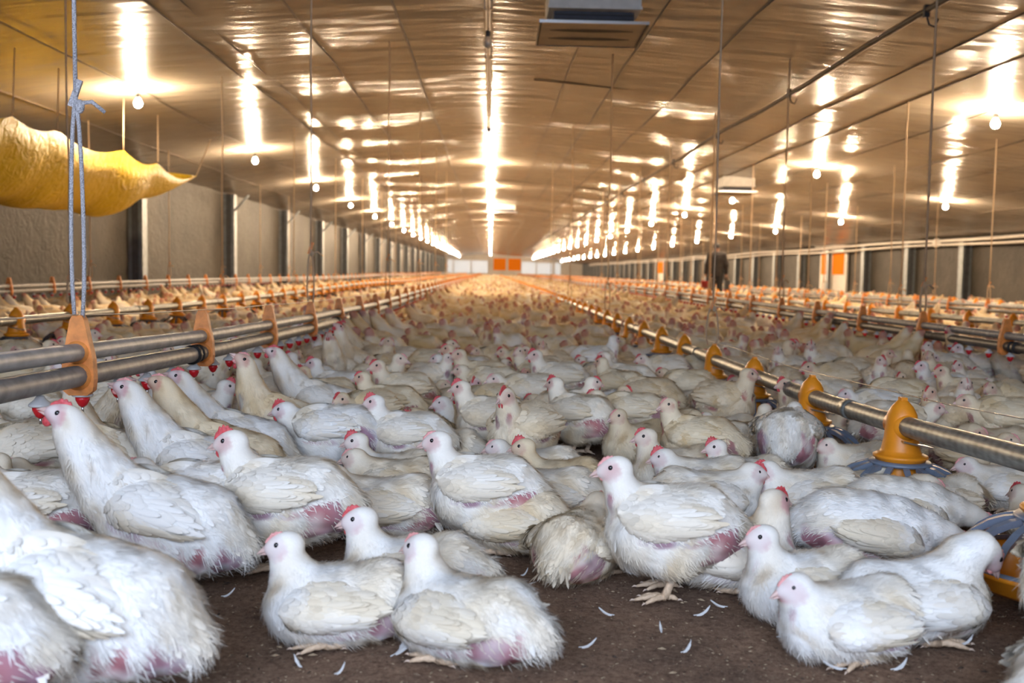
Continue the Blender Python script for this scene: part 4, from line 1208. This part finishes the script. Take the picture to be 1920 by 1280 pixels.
# ------------------------------------------------------------------ the chickens one can tell apart
W1 = (1, 1, 1); W2 = (1, .975, .93); W3 = (.97, .90, .78); W4 = (.92, .80, .60)
HAND = [
 # pose, px, py, heading, size, comb, tint, label
 ('drink', 95, 1340, 176, 1.12, 'small', W1, 'large blurred white chicken closest to the camera, rump down, cut by the frame edge'),
 ('stand', -185, 1430, 182, 1.05, 'small', W1, 'white tail feathers of a chicken in the bottom corner, in front of the largest one'),
 ('drink', 262, 1128, 182, 1.08, 'mid', W1, 'white chicken stretching its neck up to the first red nipple beside the near bracket'),
 ('stand_low', 345, 1062, 176, 1.0, 'small', W1, 'white chicken whose rump shows behind the first drinking chicken'),
 ('stand', 500, 1072, 177, 1.07, 'big', W2, 'standing white hen with big red comb and wattle, behind the front sitting pair'),
 ('sit', 640, 1212, 181, .98, 'small', W1, 'white chicken sitting on bare litter at the front, small pink comb, whole body visible'),
 ('sit', 880, 1248, 146, 1.0, 'small', W1, 'white chicken sitting at the very front, tail and pink rump toward the camera'),
 ('sit', 775, 1150, 180, 1.0, 'mid', W1, 'white sitting chicken with red comb, its head just behind the front sitting chicken'),
 ('stand', 880, 1036, 179, .99, 'small', W2, 'white chicken standing mid-floor with purple bare flank, behind the front sitting pair'),
 ('sit_low', 1085, 1092, 64, 1.0, 'small', W3, 'ruffled sitting chicken with large purple bare rump turned to the camera'),
 ('stand', 1228, 1128, 181, 1.02, 'small', W2, 'chicken standing alone on the litter, both yellow legs showing, tuft on its head'),
 ('sit_turn', 1362, 1108, -12, 1.05, 'mid', W2, 'white sitting chicken with upright head looking toward the pans, behind the lone standing chicken'),
 ('sit', 1528, 1170, 187, .93, 'small', W1, 'white sitting chicken with dark throat patch, second of the front group near the pans'),
 ('sit_low', 1612, 1242, 194, .93, 'small', W1, 'front chicken sitting near the nearest pan, head tucked low, loose feathers before it'),
 ('feed', 1718, 1208, 10, 1.02, 'small', W1, 'white chicken craning its bent neck into the nearest orange pan'),
 ('reach', 1628, 1064, -6, 1.06, 'small', W1, 'white chicken lying flat with outstretched neck reaching to the nearest pan'),
 ('reach', 1700, 1012, -12, .95, 'small', W2, 'white chicken lying behind the flat one, neck toward the nearest pan'),
 ('stand_low', 1484, 906, 66, 1.05, 'small', W2, 'big ruffled chicken with red bare rump, before the second feeder'),
 ('sit', 1408, 945, 184, .92, 'big', W2, 'small sitting chicken with red comb below the big ruffled bare-rumped chicken'),
 ('sit_low', 1322, 988, -4, 1.02, 'mid', W2, 'chicken with lowered head facing the pans, right behind the lone standing chicken'),
 ('sit', 1278, 930, 186, 1.0, 'mid', W3, 'cream chicken with raised back feathers sitting behind the lone standing chicken'),
 ('sit_low', 1330, 955, 176, 1.0, 'big', W2, 'chicken whose red comb peeks over the back of the lone standing chicken'),
 ('stand', 905, 866, 178, .98, 'big', W3, 'cream hen with bright red comb and wattle standing in mid-flock, wing well outlined'),
 ('stand', 1075, 856, 146, .98, 'big', W3, 'dirty-white hen walking away beside the clear litter, purple bare flank'),
 ('sit', 1203, 872, 214, 1.0, 'small', W4, 'tan-stained sitting chicken facing the clear litter, dark behind it'),
 ('sit_low', 1315, 874, 86, 1.05, 'small', W4, 'round tan rump of a sitting chicken beside the tan-stained one'),
 ('sit', 1405, 868, 40, 1.0, 'small', W3, 'cream chicken sitting between the round tan rump and the third feeder'),
 ('sit_low', 1270, 798, -8, 1.1, 'mid', W3, 'white chicken lying beneath the fourth feeder with its pink comb away from camera'),
 ('stand_low', 600, 905, 178, 1.05, 'big', W1, 'white hen with orange-red comb and wattle in front of the drinking row'),
 ('stand', 745, 905, 182, .95, 'big', W2, 'hen with bright comb peering past the shoulder of the orange-combed hen'),
 ('sit', 735, 942, 186, .98, 'big', W2, 'low sitting hen with red face between the two standing hens of the middle'),
 ('sit', 830, 892, 180, 1.0, 'big', W2, 'sitting hen with pink comb just in front of the mid-flock cream hen'),
 ('drink', 585, 836, 178, 1.02, 'mid', W2, 'chicken drinking near the second orange bracket, pale body stretched behind'),
 ('stand', 620, 795, 180, .98, 'big', W2, 'hen with red comb held high below the second orange bracket'),
 ('drink', 425, 925, 184, 1.0, 'mid', W1, 'white chicken drinking with long neck behind the big-combed standing hen'),
 ('drink', 345, 1000, 178, 1.05, 'small', W1, 'pink-faced chicken drinking right behind the nearest drinking chicken'),
 ('stand', 375, 868, 8, .98, 'big', W2, 'hen with red wattle facing the aisle beneath the first pipe span'),
 ('drink_up', 318, 900, 172, .95, 'mid', W1, 'chicken tipping its head straight up beneath the first pipe span'),
 ('drink_up', 185, 968, 176, .98, 'small', W3, 'greyish chicken with upright neck between the pipes and the nearest drinking chicken'),
 ('sit', 205, 1046, 182, .92, 'small', W2, 'white sitting chicken low between the drinking chickens under the first span'),
 ('stand', 20, 1080, 188, .95, 'small', W2, 'grey-necked chicken at the frame edge below the pipes'),
 ('sit', 60, 1010, 172, 1.0, 'mid', W3, 'shaded chicken with red face sitting at the frame edge below the pipes'),
 ('sit_low', 110, 985, 178, 1.0, 'small', W3, 'cream chicken lying low at the frame edge behind the grey-necked one'),
 ('sit_low', 720, 1010, 176, 1.05, 'small', W2, 'white chicken lying with hidden head between the big-combed hen and the standing one'),
 ('sit_low', 745, 960, 172, 1.0, 'small', W3, 'white-backed chicken lying just behind the orange-combed hen, head hidden'),
 ('sit_low', 1010, 930, 176, .98, 'small', W2, 'flat-backed chicken lying beyond the mid-floor standing chicken'),
 ('sit_low', 1030, 985, 170, 1.02, 'small', W2, 'white chicken lying against the flank of the mid-floor standing chicken'),
 ('sit_low', 965, 1040, 160, 1.0, 'small', W3, 'dirty chicken sitting tight behind the legs of the mid-floor standing chicken'),
 ('stand', 2095, 1245, 28, 1.05, 'small', W2, 'white rump cut by the frame edge in front of the nearest pan'),
 ('sit_low', 2085, 1390, 20, 1.0, 'small', W1, 'blurred white tail tip at the bottom corner below the nearest pan'),
 ('doze', 1775, 985, 190, .88, 'small', W3, 'dozing chicken with folded head just behind the nearest feeder grill'),
 ('sit_low', 1620, 915, 192, .95, 'small', W3, 'cream chicken with blurred head pressed against the second feeder'),
 ('sit_low', 1600, 968, 10, .86, 'small', W3, 'cream-backed chicken lying in front of the second feeder grill'),
 ('sit_low', 1530, 985, 184, 1.02, 'mid', W2, 'white chicken lying behind the flat outstretched one, toward the aisle'),
 ('sit_low', 1895, 958, 178, .9, 'small', W2, 'chicken with pinkish head resting beside the second feeder'),
]
CIRC = {'stand': (-.155, -.06, .035), 'sit': (-.12, .0, .11)}
grid = {}
def circles(x, y, hd, ps, sz=1.0):
    a = math.radians(hd)
    return [(x + d * sz * math.cos(a), y + d * sz * math.sin(a)) for d in CIRC[POSES[ps]['legs']]]
def gkey(x, y): return (int(math.floor(x / .3)), int(math.floor(y / .3)))
def gadd(cs):
    for c in cs: grid.setdefault(gkey(*c), []).append(c)
def free(cs, r):
    for (x, y) in cs:
        kx, ky = gkey(x, y)
        for i in range(kx - 1, kx + 2):
            for j in range(ky - 1, ky + 2):
                for (a, b) in grid.get((i, j), ()):
                    if (a - x) ** 2 + (b - y) ** 2 < r * r: return False
    return True
occ = []
for (ps, px, py, hd, sz, cb, tn, lab) in HAND:
    g = ground(px, py); y = g[1] + .05
    x = g[0]
    bird(ps, (x, y), hd, sz, cb, 0, tn, lab)
    occ.append((x, y)); gadd(circles(x, y, hd, ps, sz))
print('hand birds', len(HAND))

# ------------------------------------------------------------------ the crowd
def in_poly(px, py, poly):
    r = False; n = len(poly); j = n - 1
    for i in range(n):
        xi, yi = poly[i]; xj, yj = poly[j]
        if (yi > py) != (yj > py) and px < (xj - xi) * (py - yi) / (yj - yi) + xi: r = not r
        j = i
    return r
CLEAR2 = [(1590, 880), (1980, 900), (1980, 1160), (1590, 1160)]
CLEAR = [(1000, 862), (1110, 838), (1175, 852), (1190, 905), (1215, 965), (1140, 985), (1075, 925)]
def visible(x, y, m=.45):
    px, py = project((x, y, .15)); s = FPX / y
    return -m * s < px < 1920 + m * s
CAND = []
rr = np.random.default_rng(77)
def choose(x, y, rr):
    """pose, heading for a crowd bird at x, y"""
    dx = x - XD
    if 0.16 < dx < .40 and rr.random() < .62: return ('drink' if rr.random() < .62 else 'drink_up'), 180 + rr.normal(0, 26)
    if -.40 < dx < -.16 and rr.random() < .6: return 'drink', rr.normal(0, 14)
    for lx in (3.56, -6.5, 8.0):
        d2 = x - lx
        if abs(d2) < .40 and abs(d2) > .15 and rr.random() < .34: return 'drink', (180 if d2 > 0 else 0) + rr.normal(0, 14)
    ps = rr.choice(['sit', 'sit_low', 'stand', 'sit_turn', 'doze', 'stand_low', 'stand_turn', 'peck'], p=[.20, .30, .13, .08, .11, .10, .05, .03])
    base = 182 if rr.random() < .52 else rr.uniform(0, 360)
    return str(ps), base + rr.normal(0, 28)

def try_add(x, y, r):
    if not (XL + .5 < x < XR - .75): return
    if y < 1.9 or not visible(x, y): return
    px, py = project((x, y, 0))
    if py > 1000 and 60 < px < 1840: return
    if y < 2.4 and px < 1980: return
    if y < 2.9 and px > 1700: return
    if in_poly(px, py, CLEAR) or in_poly(px, py, CLEAR2): return
    for (lx, f0, n_) in ((XF, 2.5, 1.0), (-3.75, 7.85, 1.0)):           # leave room for the pans
        k = round((y - f0) / n_)
        if abs(x - lx) < .45 and math.hypot(x - lx, y - (f0 + k * n_)) < .36: return
    ps, hd = choose(x, y, rr)
    cs = circles(x, y, hd, ps)
    if not free(cs, r): return
    gadd(cs); CAND.append((x, y, ps, hd))
for y in np.arange(1.95, 10.5, .04):
    half = y * .62 + 1
    for _ in range(int(half * 2 / .07)):
        try_add(rr.uniform(-half, half), y + rr.uniform(-.03, .03), .188)
CAND.sort(key=lambda c: c[1])
NIND = 300 - len(HAND)
IND, REST = CAND[:NIND], CAND[NIND:]
print('individuals reach y =', IND[-1][1], 'rest near', len(REST))

POSEWORD = {'sit': 'sitting', 'sit_low': 'lying', 'stand': 'standing', 'sit_turn': 'sitting', 'doze': 'dozing', 'stand_low': 'crouching', 'stand_turn': 'standing', 'peck': 'pecking', 'drink': 'drinking', 'drink_up': 'drinking'}
TINTS = [W2, W3, W3, W4, W4, (.95, .85, .68), (.86, .73, .54)]  # cream and dirty plumage, with the lamps' warm light painted into the tints
plan = []
for (x, y, ps, hd) in IND:
    plan.append([x, y, ps, hd, None])
# where each stands, counted out from the pipe beside it
bins = {}
for (ox, oy) in occ:
    z = 'C' if ox < XD else ('A' if ox < XF else 'B')
    k = int(round((oy - (3.07 if z == 'C' else 2.5)) / (1.31 if z == 'C' else 1.0)))
    bins.setdefault((z, k), []).append((abs(ox - (XD if z == 'C' else XF)), None))
for i, (x, y, ps, hd, _) in enumerate(plan):
    z = 'C' if x < XD else ('A' if x < XF else 'B')
    k = int(round((y - (3.07 if z == 'C' else 2.5)) / (1.31 if z == 'C' else 1.0)))
    bins.setdefault((z, k), []).append((abs(x - (XD if z == 'C' else XF)), i))
for (z, k), L in bins.items():
    L.sort(key=lambda t: t[0])
    for rnk, (_, i) in enumerate(L):
        if i is None: continue
        w = POSEWORD[plan[i][2]]; o1 = ordinal(rnk); o2 = ordinal(max(k, 0)) if k >= 0 else 'foremost'
        if z == 'A': t = 'white chicken %s %s in on the aisle side of the feed pipe, beside feeder %s' % (w, o1, o2)
        if z == 'A': t = 'white chicken %s, %s out from the feed pipe toward the aisle, at its %s feeder' % (w, o1, o2)
        if z == 'B': t = 'white chicken %s, %s out beyond the near feed pipe, level with its %s feeder' % (w, o1, o2)
        if z == 'C': t = 'white chicken %s, %s out behind the twin drinker pipes, at their %s bracket' % (w, o1, o2)
        plan[i][4] = t
for (x, y, ps, hd, lab) in plan:
    cb = str(rr.choice(['small', 'mid', 'big'], p=[.42, .33, .25]))
    bird(ps, (x, y), hd, rr.uniform(.92, 1.06), cb, 0 if y < 5.4 else 1, TINTS[int(rr.integers(len(TINTS)))], lab, 'chickens of the flock', legs=(y < 6 or POSES[ps]['legs'] == 'stand'))

# ------------------------------------------------------------------ the rest of the flock, past counting
def low_bird(posen, h, seed):
    p = POSES[posen]; pr = all_prims(p) + [('c', tuple(p['head'] + .02 * p['fwd']), tuple(p['head'] + .062 * p['fwd'] - np.array([0, 0, .012])), .013, .004, .006)]
    V, F = surface(pr, h, p['floor']); N = sdf_normals(V, pr, p['floor'])
    r = np.random.default_rng(seed)
    V = V + N * (.0035 * blotch(V, r, 70, 4) + .003 * blotch(V, r, 130, 4))[:, None] * (np.linalg.norm(V - p['head'], axis=1) > .06)[:, None]
    d = np.clip(.42 + .55 * blotch(V, r, 16, 5) + .25 * blotch(V, r, 60, 4), 0, 1)
    c = WHITE * np.array([.97, .94, .87]) + (CREAM - WHITE) * (d * .8)[:, None]
    bm = np.clip(bare_mask(V, p, blotch(V, r, 45, 4)) * 1.2, 0, .8); c = c + (PINK - c) * bm[:, None]
    R = rot_frame(p['fwd'], p['up']); q = (V - p['head']) @ R.T
    fm = np.clip(1.7 - (((q[:, 0] - .02) / .04) ** 2 + ((q[:, 2] + .004) / .035) ** 2), 0, 1) * (np.abs(q[:, 1]) < .06)
    c = c + (np.array([.50, .23, .21]) - c) * (fm * .85)[:, None]
    cm = np.clip(1.5 - (((q[:, 0] - .005) / .035) ** 2 + ((q[:, 2] - .034) / .014) ** 2), 0, 1) * (np.abs(q[:, 1]) < .014)
    c = c + (np.array([.55, .05, .05]) - c) * cm[:, None]
    return V, F, c, N
LOWP = ['sit', 'stand', 'sit_low', 'drink', 'sit_turn', 'stand_low', 'doze', 'peck', 'stand_turn']
def flock(spots, h, name, label):
    kits = [low_bird(n_, h, 31 + i) for i, n_ in enumerate(LOWP)]
    A = Arr()
    for (x, y, ps, hd) in spots:
        if ps == 'drink_up': ps = 'drink'
        V, F, c, N = kits[LOWP.index(ps)]
        a = math.radians(hd); s = rr.uniform(.9, 1.06)
        Rz = np.array([[math.cos(a), -math.sin(a), 0], [math.sin(a), math.cos(a), 0], [0, 0, 1]])
        t = np.array(TINTS[int(rr.integers(len(TINTS)))])
        A.add(V @ Rz.T * s + np.array([x, y, 0]), [F], c * t, N @ Rz.T)
    o = link(name, A.mesh(name, 'flock', False))
    return tag(o, label, 'chickens', None, 'stuff')
mid = list(REST)
CAND = []
for y in np.arange(10.5, 22, .09):
    half = y * .60
    for _ in range(int(half * 2 / .14)): try_add(rr.uniform(-half, half), y + rr.uniform(-.05, .05), .18)
mid += CAND
far = []
y = 22.0
while y < 164:
    half = y * .60; st = .36 + (y - 22) * .006
    for x in np.arange(max(-half, XL + .3), min(half, XR - .6), st):
        xx_, yy_ = x + rr.uniform(-.12, .12), y + rr.uniform(-.15, .15)
        if XL + .5 < xx_ < XR - .75: far.append((xx_, yy_) + choose(xx_, yy_, rr))
    y += st
print('flock', len(mid), len(far))
near_mid = [s_ for s_ in mid if s_[1] < 13]; far_mid = [s_ for s_ in mid if s_[1] >= 13]
A_ = flock(near_mid, .018, 'chicken_flock', 'dense flock of white chickens in mid-distance beyond the separate birds')
B_ = flock(far_mid, .026, 'chicken_flock', 'dense cream-white flock filling the house behind the mid-distance birds')
C_ = flock(far, .05, 'chicken_flock', 'blurred far flock covering the floor up to the end wall')

# ------------------------------------------------------------------ the person walking in the flock
def person(loc, rz):
    leg = [RC((.0, .10, .93), (.01, .10, .50), .098, .066, .05), RC((.01, .10, .50), (-.02, .10, .09), .062, .044, .03), RC((-.03, .10, .06), (.14, .115, .045), .05, .042, .03),
           RC((0, -.10, .93), (-.04, -.10, .50), .098, .066, .05), RC((-.04, -.10, .50), (-.12, -.10, .10), .062, .044, .03), RC((-.13, -.10, .07), (.03, -.115, .045), .05, .042, .03)]
    body = [('e', (0, 0, 1.02), (.125, .19, .20), None, .06), ('e', (.0, 0, 1.28), (.125, .205, .22), None, .06), RC((0, .12, 1.42), (0, -.12, 1.42), .075, .075, .05),
            RC((0, 0, 1.45), (.015, 0, 1.54), .062, .055, .04)]
    head = [('e', (.03, 0, 1.63), (.098, .078, .118), None, .03), RC((.07, 0, 1.57), (.105, 0, 1.56), .045, .03, .03), RC((.115, 0, 1.63), (.138, 0, 1.605), .014, .016, .012),
            ('e', (.02, .082, 1.62), (.022, .012, .034), None, .01), ('e', (.02, -.082, 1.62), (.022, .012, .034), None, .01), RC((.11, .025, 1.575), (.11, -.025, 1.575), .012, .012, .008)]
    arm = []
    for s in (1, -1):
        arm += [RC((0, .20 * s, 1.41), (-.03, .275 * s, 1.13), .062, .047, .04), RC((-.03, .275 * s, 1.13), (.06, .29 * s, .90), .046, .034, .02)]
        arm += [RC((.06, .29 * s, .90), (.085, .288 * s, .83), .038, .036, .02)]
        for f, (dx, L) in enumerate(((.032, .075), (.012, .085), (-.008, .08), (-.026, .062))):
            a = np.array([.083 + dx * .9, .286 * s, .80]); b = a + [.012, -.004 * s, -L * .55]; c = b + [-.008, -.024 * s, -L * .3]
            arm += [RC(tuple(a), tuple(b), .0115, .0105, .006), RC(tuple(b), tuple(c), .0105, .009, .004)]
        arm += [RC((.10, .275 * s, .855), (.135, .262 * s, .80), .014, .011, .006)]
    pr = leg + body + head + arm
    V, F = surface(pr, .013); N = sdf_normals(V, pr)
    me = MB(); me.add(V, [tuple(f) for f in F]); o = me.build('person', 'skin')
    def shell(src, off, h, mat, name, cut):
        ps = [(q[0], q[1], tuple(np.array(q[2]) + off), q[3], q[4]) if q[0] == 'e' else (q[0], q[1], q[2], q[3] + off, q[4] + off, q[5]) for q in src]
        V, F = surface(ps, h); ok = cut(V); F = F[ok[F].all(1)]
        m = MB(); m.add(V, [tuple(f) for f in F]); c = m.build(name, mat, o); return c
    sleeves = [q for q in arm if q[0] == 'c' and max(q[3], q[4]) > .033 and q[2][2] > .88]
    shell(body + sleeves + [('e', (0, 0, .90), (.13, .19, .16), None, .05)], .018, .02, 'jacket', 'jacket', lambda V: (V[:, 2] > .80) & (V[:, 2] < 1.52))
    shell(leg + body[:1], .014, .02, 'trousers', 'trousers', lambda V: (V[:, 2] > .08) & (V[:, 2] < 1.05))
    shell(leg, .02, .015, 'black', 'boots', lambda V: V[:, 2] < .28)
    shell(head[:1], .012, .012, 'hair', 'hair', lambda V: (V[:, 2] > 1.60) & ((V[:, 0] < .06) | (V[:, 2] > 1.69)))
    o.location = loc; o.rotation_euler = (0, 0, rz)
    return tag(o, 'dark-haired person in dark jacket walking away among the chickens', 'person')
pp = np.array([6.45, 28.0, 0]); rzp = math.radians(86)
person(pp, rzp)
c_, s_ = math.cos(rzp), math.sin(rzp)
def at_person(x, y): return (pp[0] + c_ * x - s_ * y, pp[1] + s_ * x + c_ * y)
bx, by = at_person(.085, -.31)
b = empty('bag', (bx, by, .42), rzp)
m = MB(); m.box((0, 0, .14), (.26, .13, .26)); m.tube([(-.09, 0, .27), (-.06, 0, .35), (0, .0, .378), (.06, 0, .35), (.09, 0, .27)], .012, 8); m.build('bag_body', 'black', b)
m = MB(); m.box((0, 0, -.01), (.24, .14, .06)); m.build('base', 'red_cloth', b)
tag(b, 'dark bag carried low by the walking person', 'bag')
bx, by = at_person(.085, .30)
b = empty('bucket', (bx, by, .47), rzp)
m = MB(); m.lathe([(.0, .0), (.09, .0), (.12, .2), (.125, .205), (.115, .205), (.085, .01), (0, .01)], 18); m.build('pail', 'red_cloth', b)
m = MB(); m.tube([(.118, 0, .2), (.10, 0, .29), (.0, 0, .335), (-.10, 0, .29), (-.118, 0, .2)], .006, 6); m.build('handle', 'steel', b)
tag(b, 'dark red bucket in the hand of the walking person', 'bucket')

# ------------------------------------------------------------------ loose feathers on the litter
FEATH = [(760, 1225, 60, .11), (1105, 1222, 10, .05), (1135, 1160, 160, .045), (1320, 1160, 20, .06), (1290, 1228, 40, .05), (1180, 1080, 100, .04), (1345, 1145, 170, .05), (1560, 1262, 170, .06),
         (1690, 1262, 20, .06), (1470, 1200, 30, .05), (1500, 1238, 150, .045), (1090, 1075, 70, .035), (1815, 1215, 15, .05), (560, 1255, 120, .04), (430, 1125, 20, .04), (1240, 1190, 80, .035), (985, 1085, 30, .03), (640, 1270, 45, .035)]
for i, (px, py, an, L) in enumerate(FEATH):
    g = ground(px, py)
    L *= .72; mb = MB(); t = np.linspace(0, 1, 9); w = L * .13 * np.sin(np.clip(t * .93 + .05, 0, 1) * PI) ** .8
    z = .010 + .018 * t * t
    bend = .18 * L * t * t
    V = []; rg = np.random.default_rng(i)
    for k in range(9):
        j = rg.uniform(.8, 1.25)
        V += [(L * (t[k] - .5), bend[k] + w[k] * j, z[k]), (L * (t[k] - .5), bend[k], z[k] + .003), (L * (t[k] - .5), bend[k] - w[k] * j, z[k])]
    F = []
    for k in range(8): F += [(3 * k, 3 * k + 1, 3 * k + 4, 3 * k + 3), (3 * k + 1, 3 * k + 2, 3 * k + 5, 3 * k + 4)]
    mb.add(V, F); mb.tube([(L * (a - .5), .18 * L * max(a, 0) ** 2, .013 + .018 * max(a, 0) ** 2) for a in np.linspace(-.2, .95, 8)], [.0012] * 7 + [.0004], 5)
    o = mb.build('feather', 'feather_loose'); o.location = (g[0], g[1], 0); o.rotation_euler = (0, 0, math.radians(an))
    near = ['curled white feather in front of the front sitting pair', 'white feather on the litter at the centre front edge', 'small feather on the litter left of the lone standing chicken',
            'white feather behind the feet of the lone standing chicken', 'fluffy feather clump on the open litter toward the pans', 'short feather by the toes of the lone standing chicken',
            'feather lying just below the cream chicken behind the standing legs', 'long feather before the front chicken near the pan', 'white quill feather by the tail of the front chicken near the pan',
            'small feather on litter between standing chicken and front pan group', 'feather lying before the breast of the front pan-group chicken', 'tiny feather beside the purple bare-rumped chicken',
            'feather in the dark litter below the craning chicken', 'small feather below the front sitting chicken', 'small feather in the dark gap behind the front sitting chicken',
            'tiny white feather alone on the open litter', 'tiny feather behind the tail of the very front chicken', 'short feather at the bottom edge below the front sitting chicken'][i]
    tag(o, near, 'feather', 'loose feathers on the litter')
# crumbs of litter
mb = MB(); rg = np.random.default_rng(4)
for _ in range(8000):
    px = rg.uniform(-20, 1940); py = rg.uniform(830, 1330); g = ground(px, py)
    r = rg.uniform(.0012, .0036) * (1 if rg.random() < .93 else 2.2); a = rg.uniform(0, PI)
    c, s = math.cos(a), math.sin(a)
    V = np.array([(-1, 0, 0), (0, .5, 0), (1, 0, 0), (0, -.5, 0), (0, 0, .6)]) * r * [rg.uniform(.8, 2.2), rg.uniform(.7, 1.2), 1]
    V = V @ np.array([[c, s, 0], [-s, c, 0], [0, 0, 1]]) + [g[0], g[1], -.002]
    mb.add(V, [(0, 3, 4), (3, 2, 4), (2, 1, 4), (1, 0, 4)], int(rg.choice([0, 1, 2, 2])), False)
MAT['crumb_a'] = simple('litter_crumb_dark', (.05, .032, .022), .9); MAT['crumb_b'] = simple('litter_crumb', (.15, .10, .065), .9); MAT['crumb_c'] = simple('litter_crumb_pale', (.30, .22, .14), .9)
tag(mb.build('litter_crumbs', ['crumb_a', 'crumb_b', 'crumb_c']), 'crumbs and shavings scattered over the brown litter', 'litter', None, 'stuff')
# ------------------------------------------------------------------ daylight and render settings
w = bpy.data.worlds.new('daylight'); SC.world = w; w.use_nodes = True
bg = w.node_tree.nodes['Background']
bg.inputs['Color'].default_value = (0.66, 0.78, 1.0, 1)
bg.inputs['Strength'].default_value = 5.1
def portal(x, z, y, sx, sz, rx):
    l = bpy.data.lights.new('doorway_daylight', 'AREA'); l.shape = 'RECTANGLE'; l.size = sx; l.size_y = sz
    l.cycles.is_portal = True
    o = link('doorway_daylight', l); o.location = (x, y, z); o.rotation_euler = (rx, 0, 0)
portal(-.8, 1.975, Y0 - .13, 5.2, 2.15, PI / 2)
SC.view_settings.view_transform = 'Standard'
SC.view_settings.look = 'None'
SC.view_settings.gamma = 1.0
SC.view_settings.use_curve_mapping = False
SC.view_settings.exposure = 1.2
cy = SC.cycles
cy.max_bounces = 5; cy.diffuse_bounces = 3; cy.glossy_bounces = 2; cy.transmission_bounces = 3; cy.transparent_max_bounces = 4
cy.sample_clamp_indirect = 6.0; cy.sample_clamp_direct = 0.0
cy.caustics_reflective = False; cy.caustics_refractive = False
cy.use_denoising = True
cy.use_light_tree = True
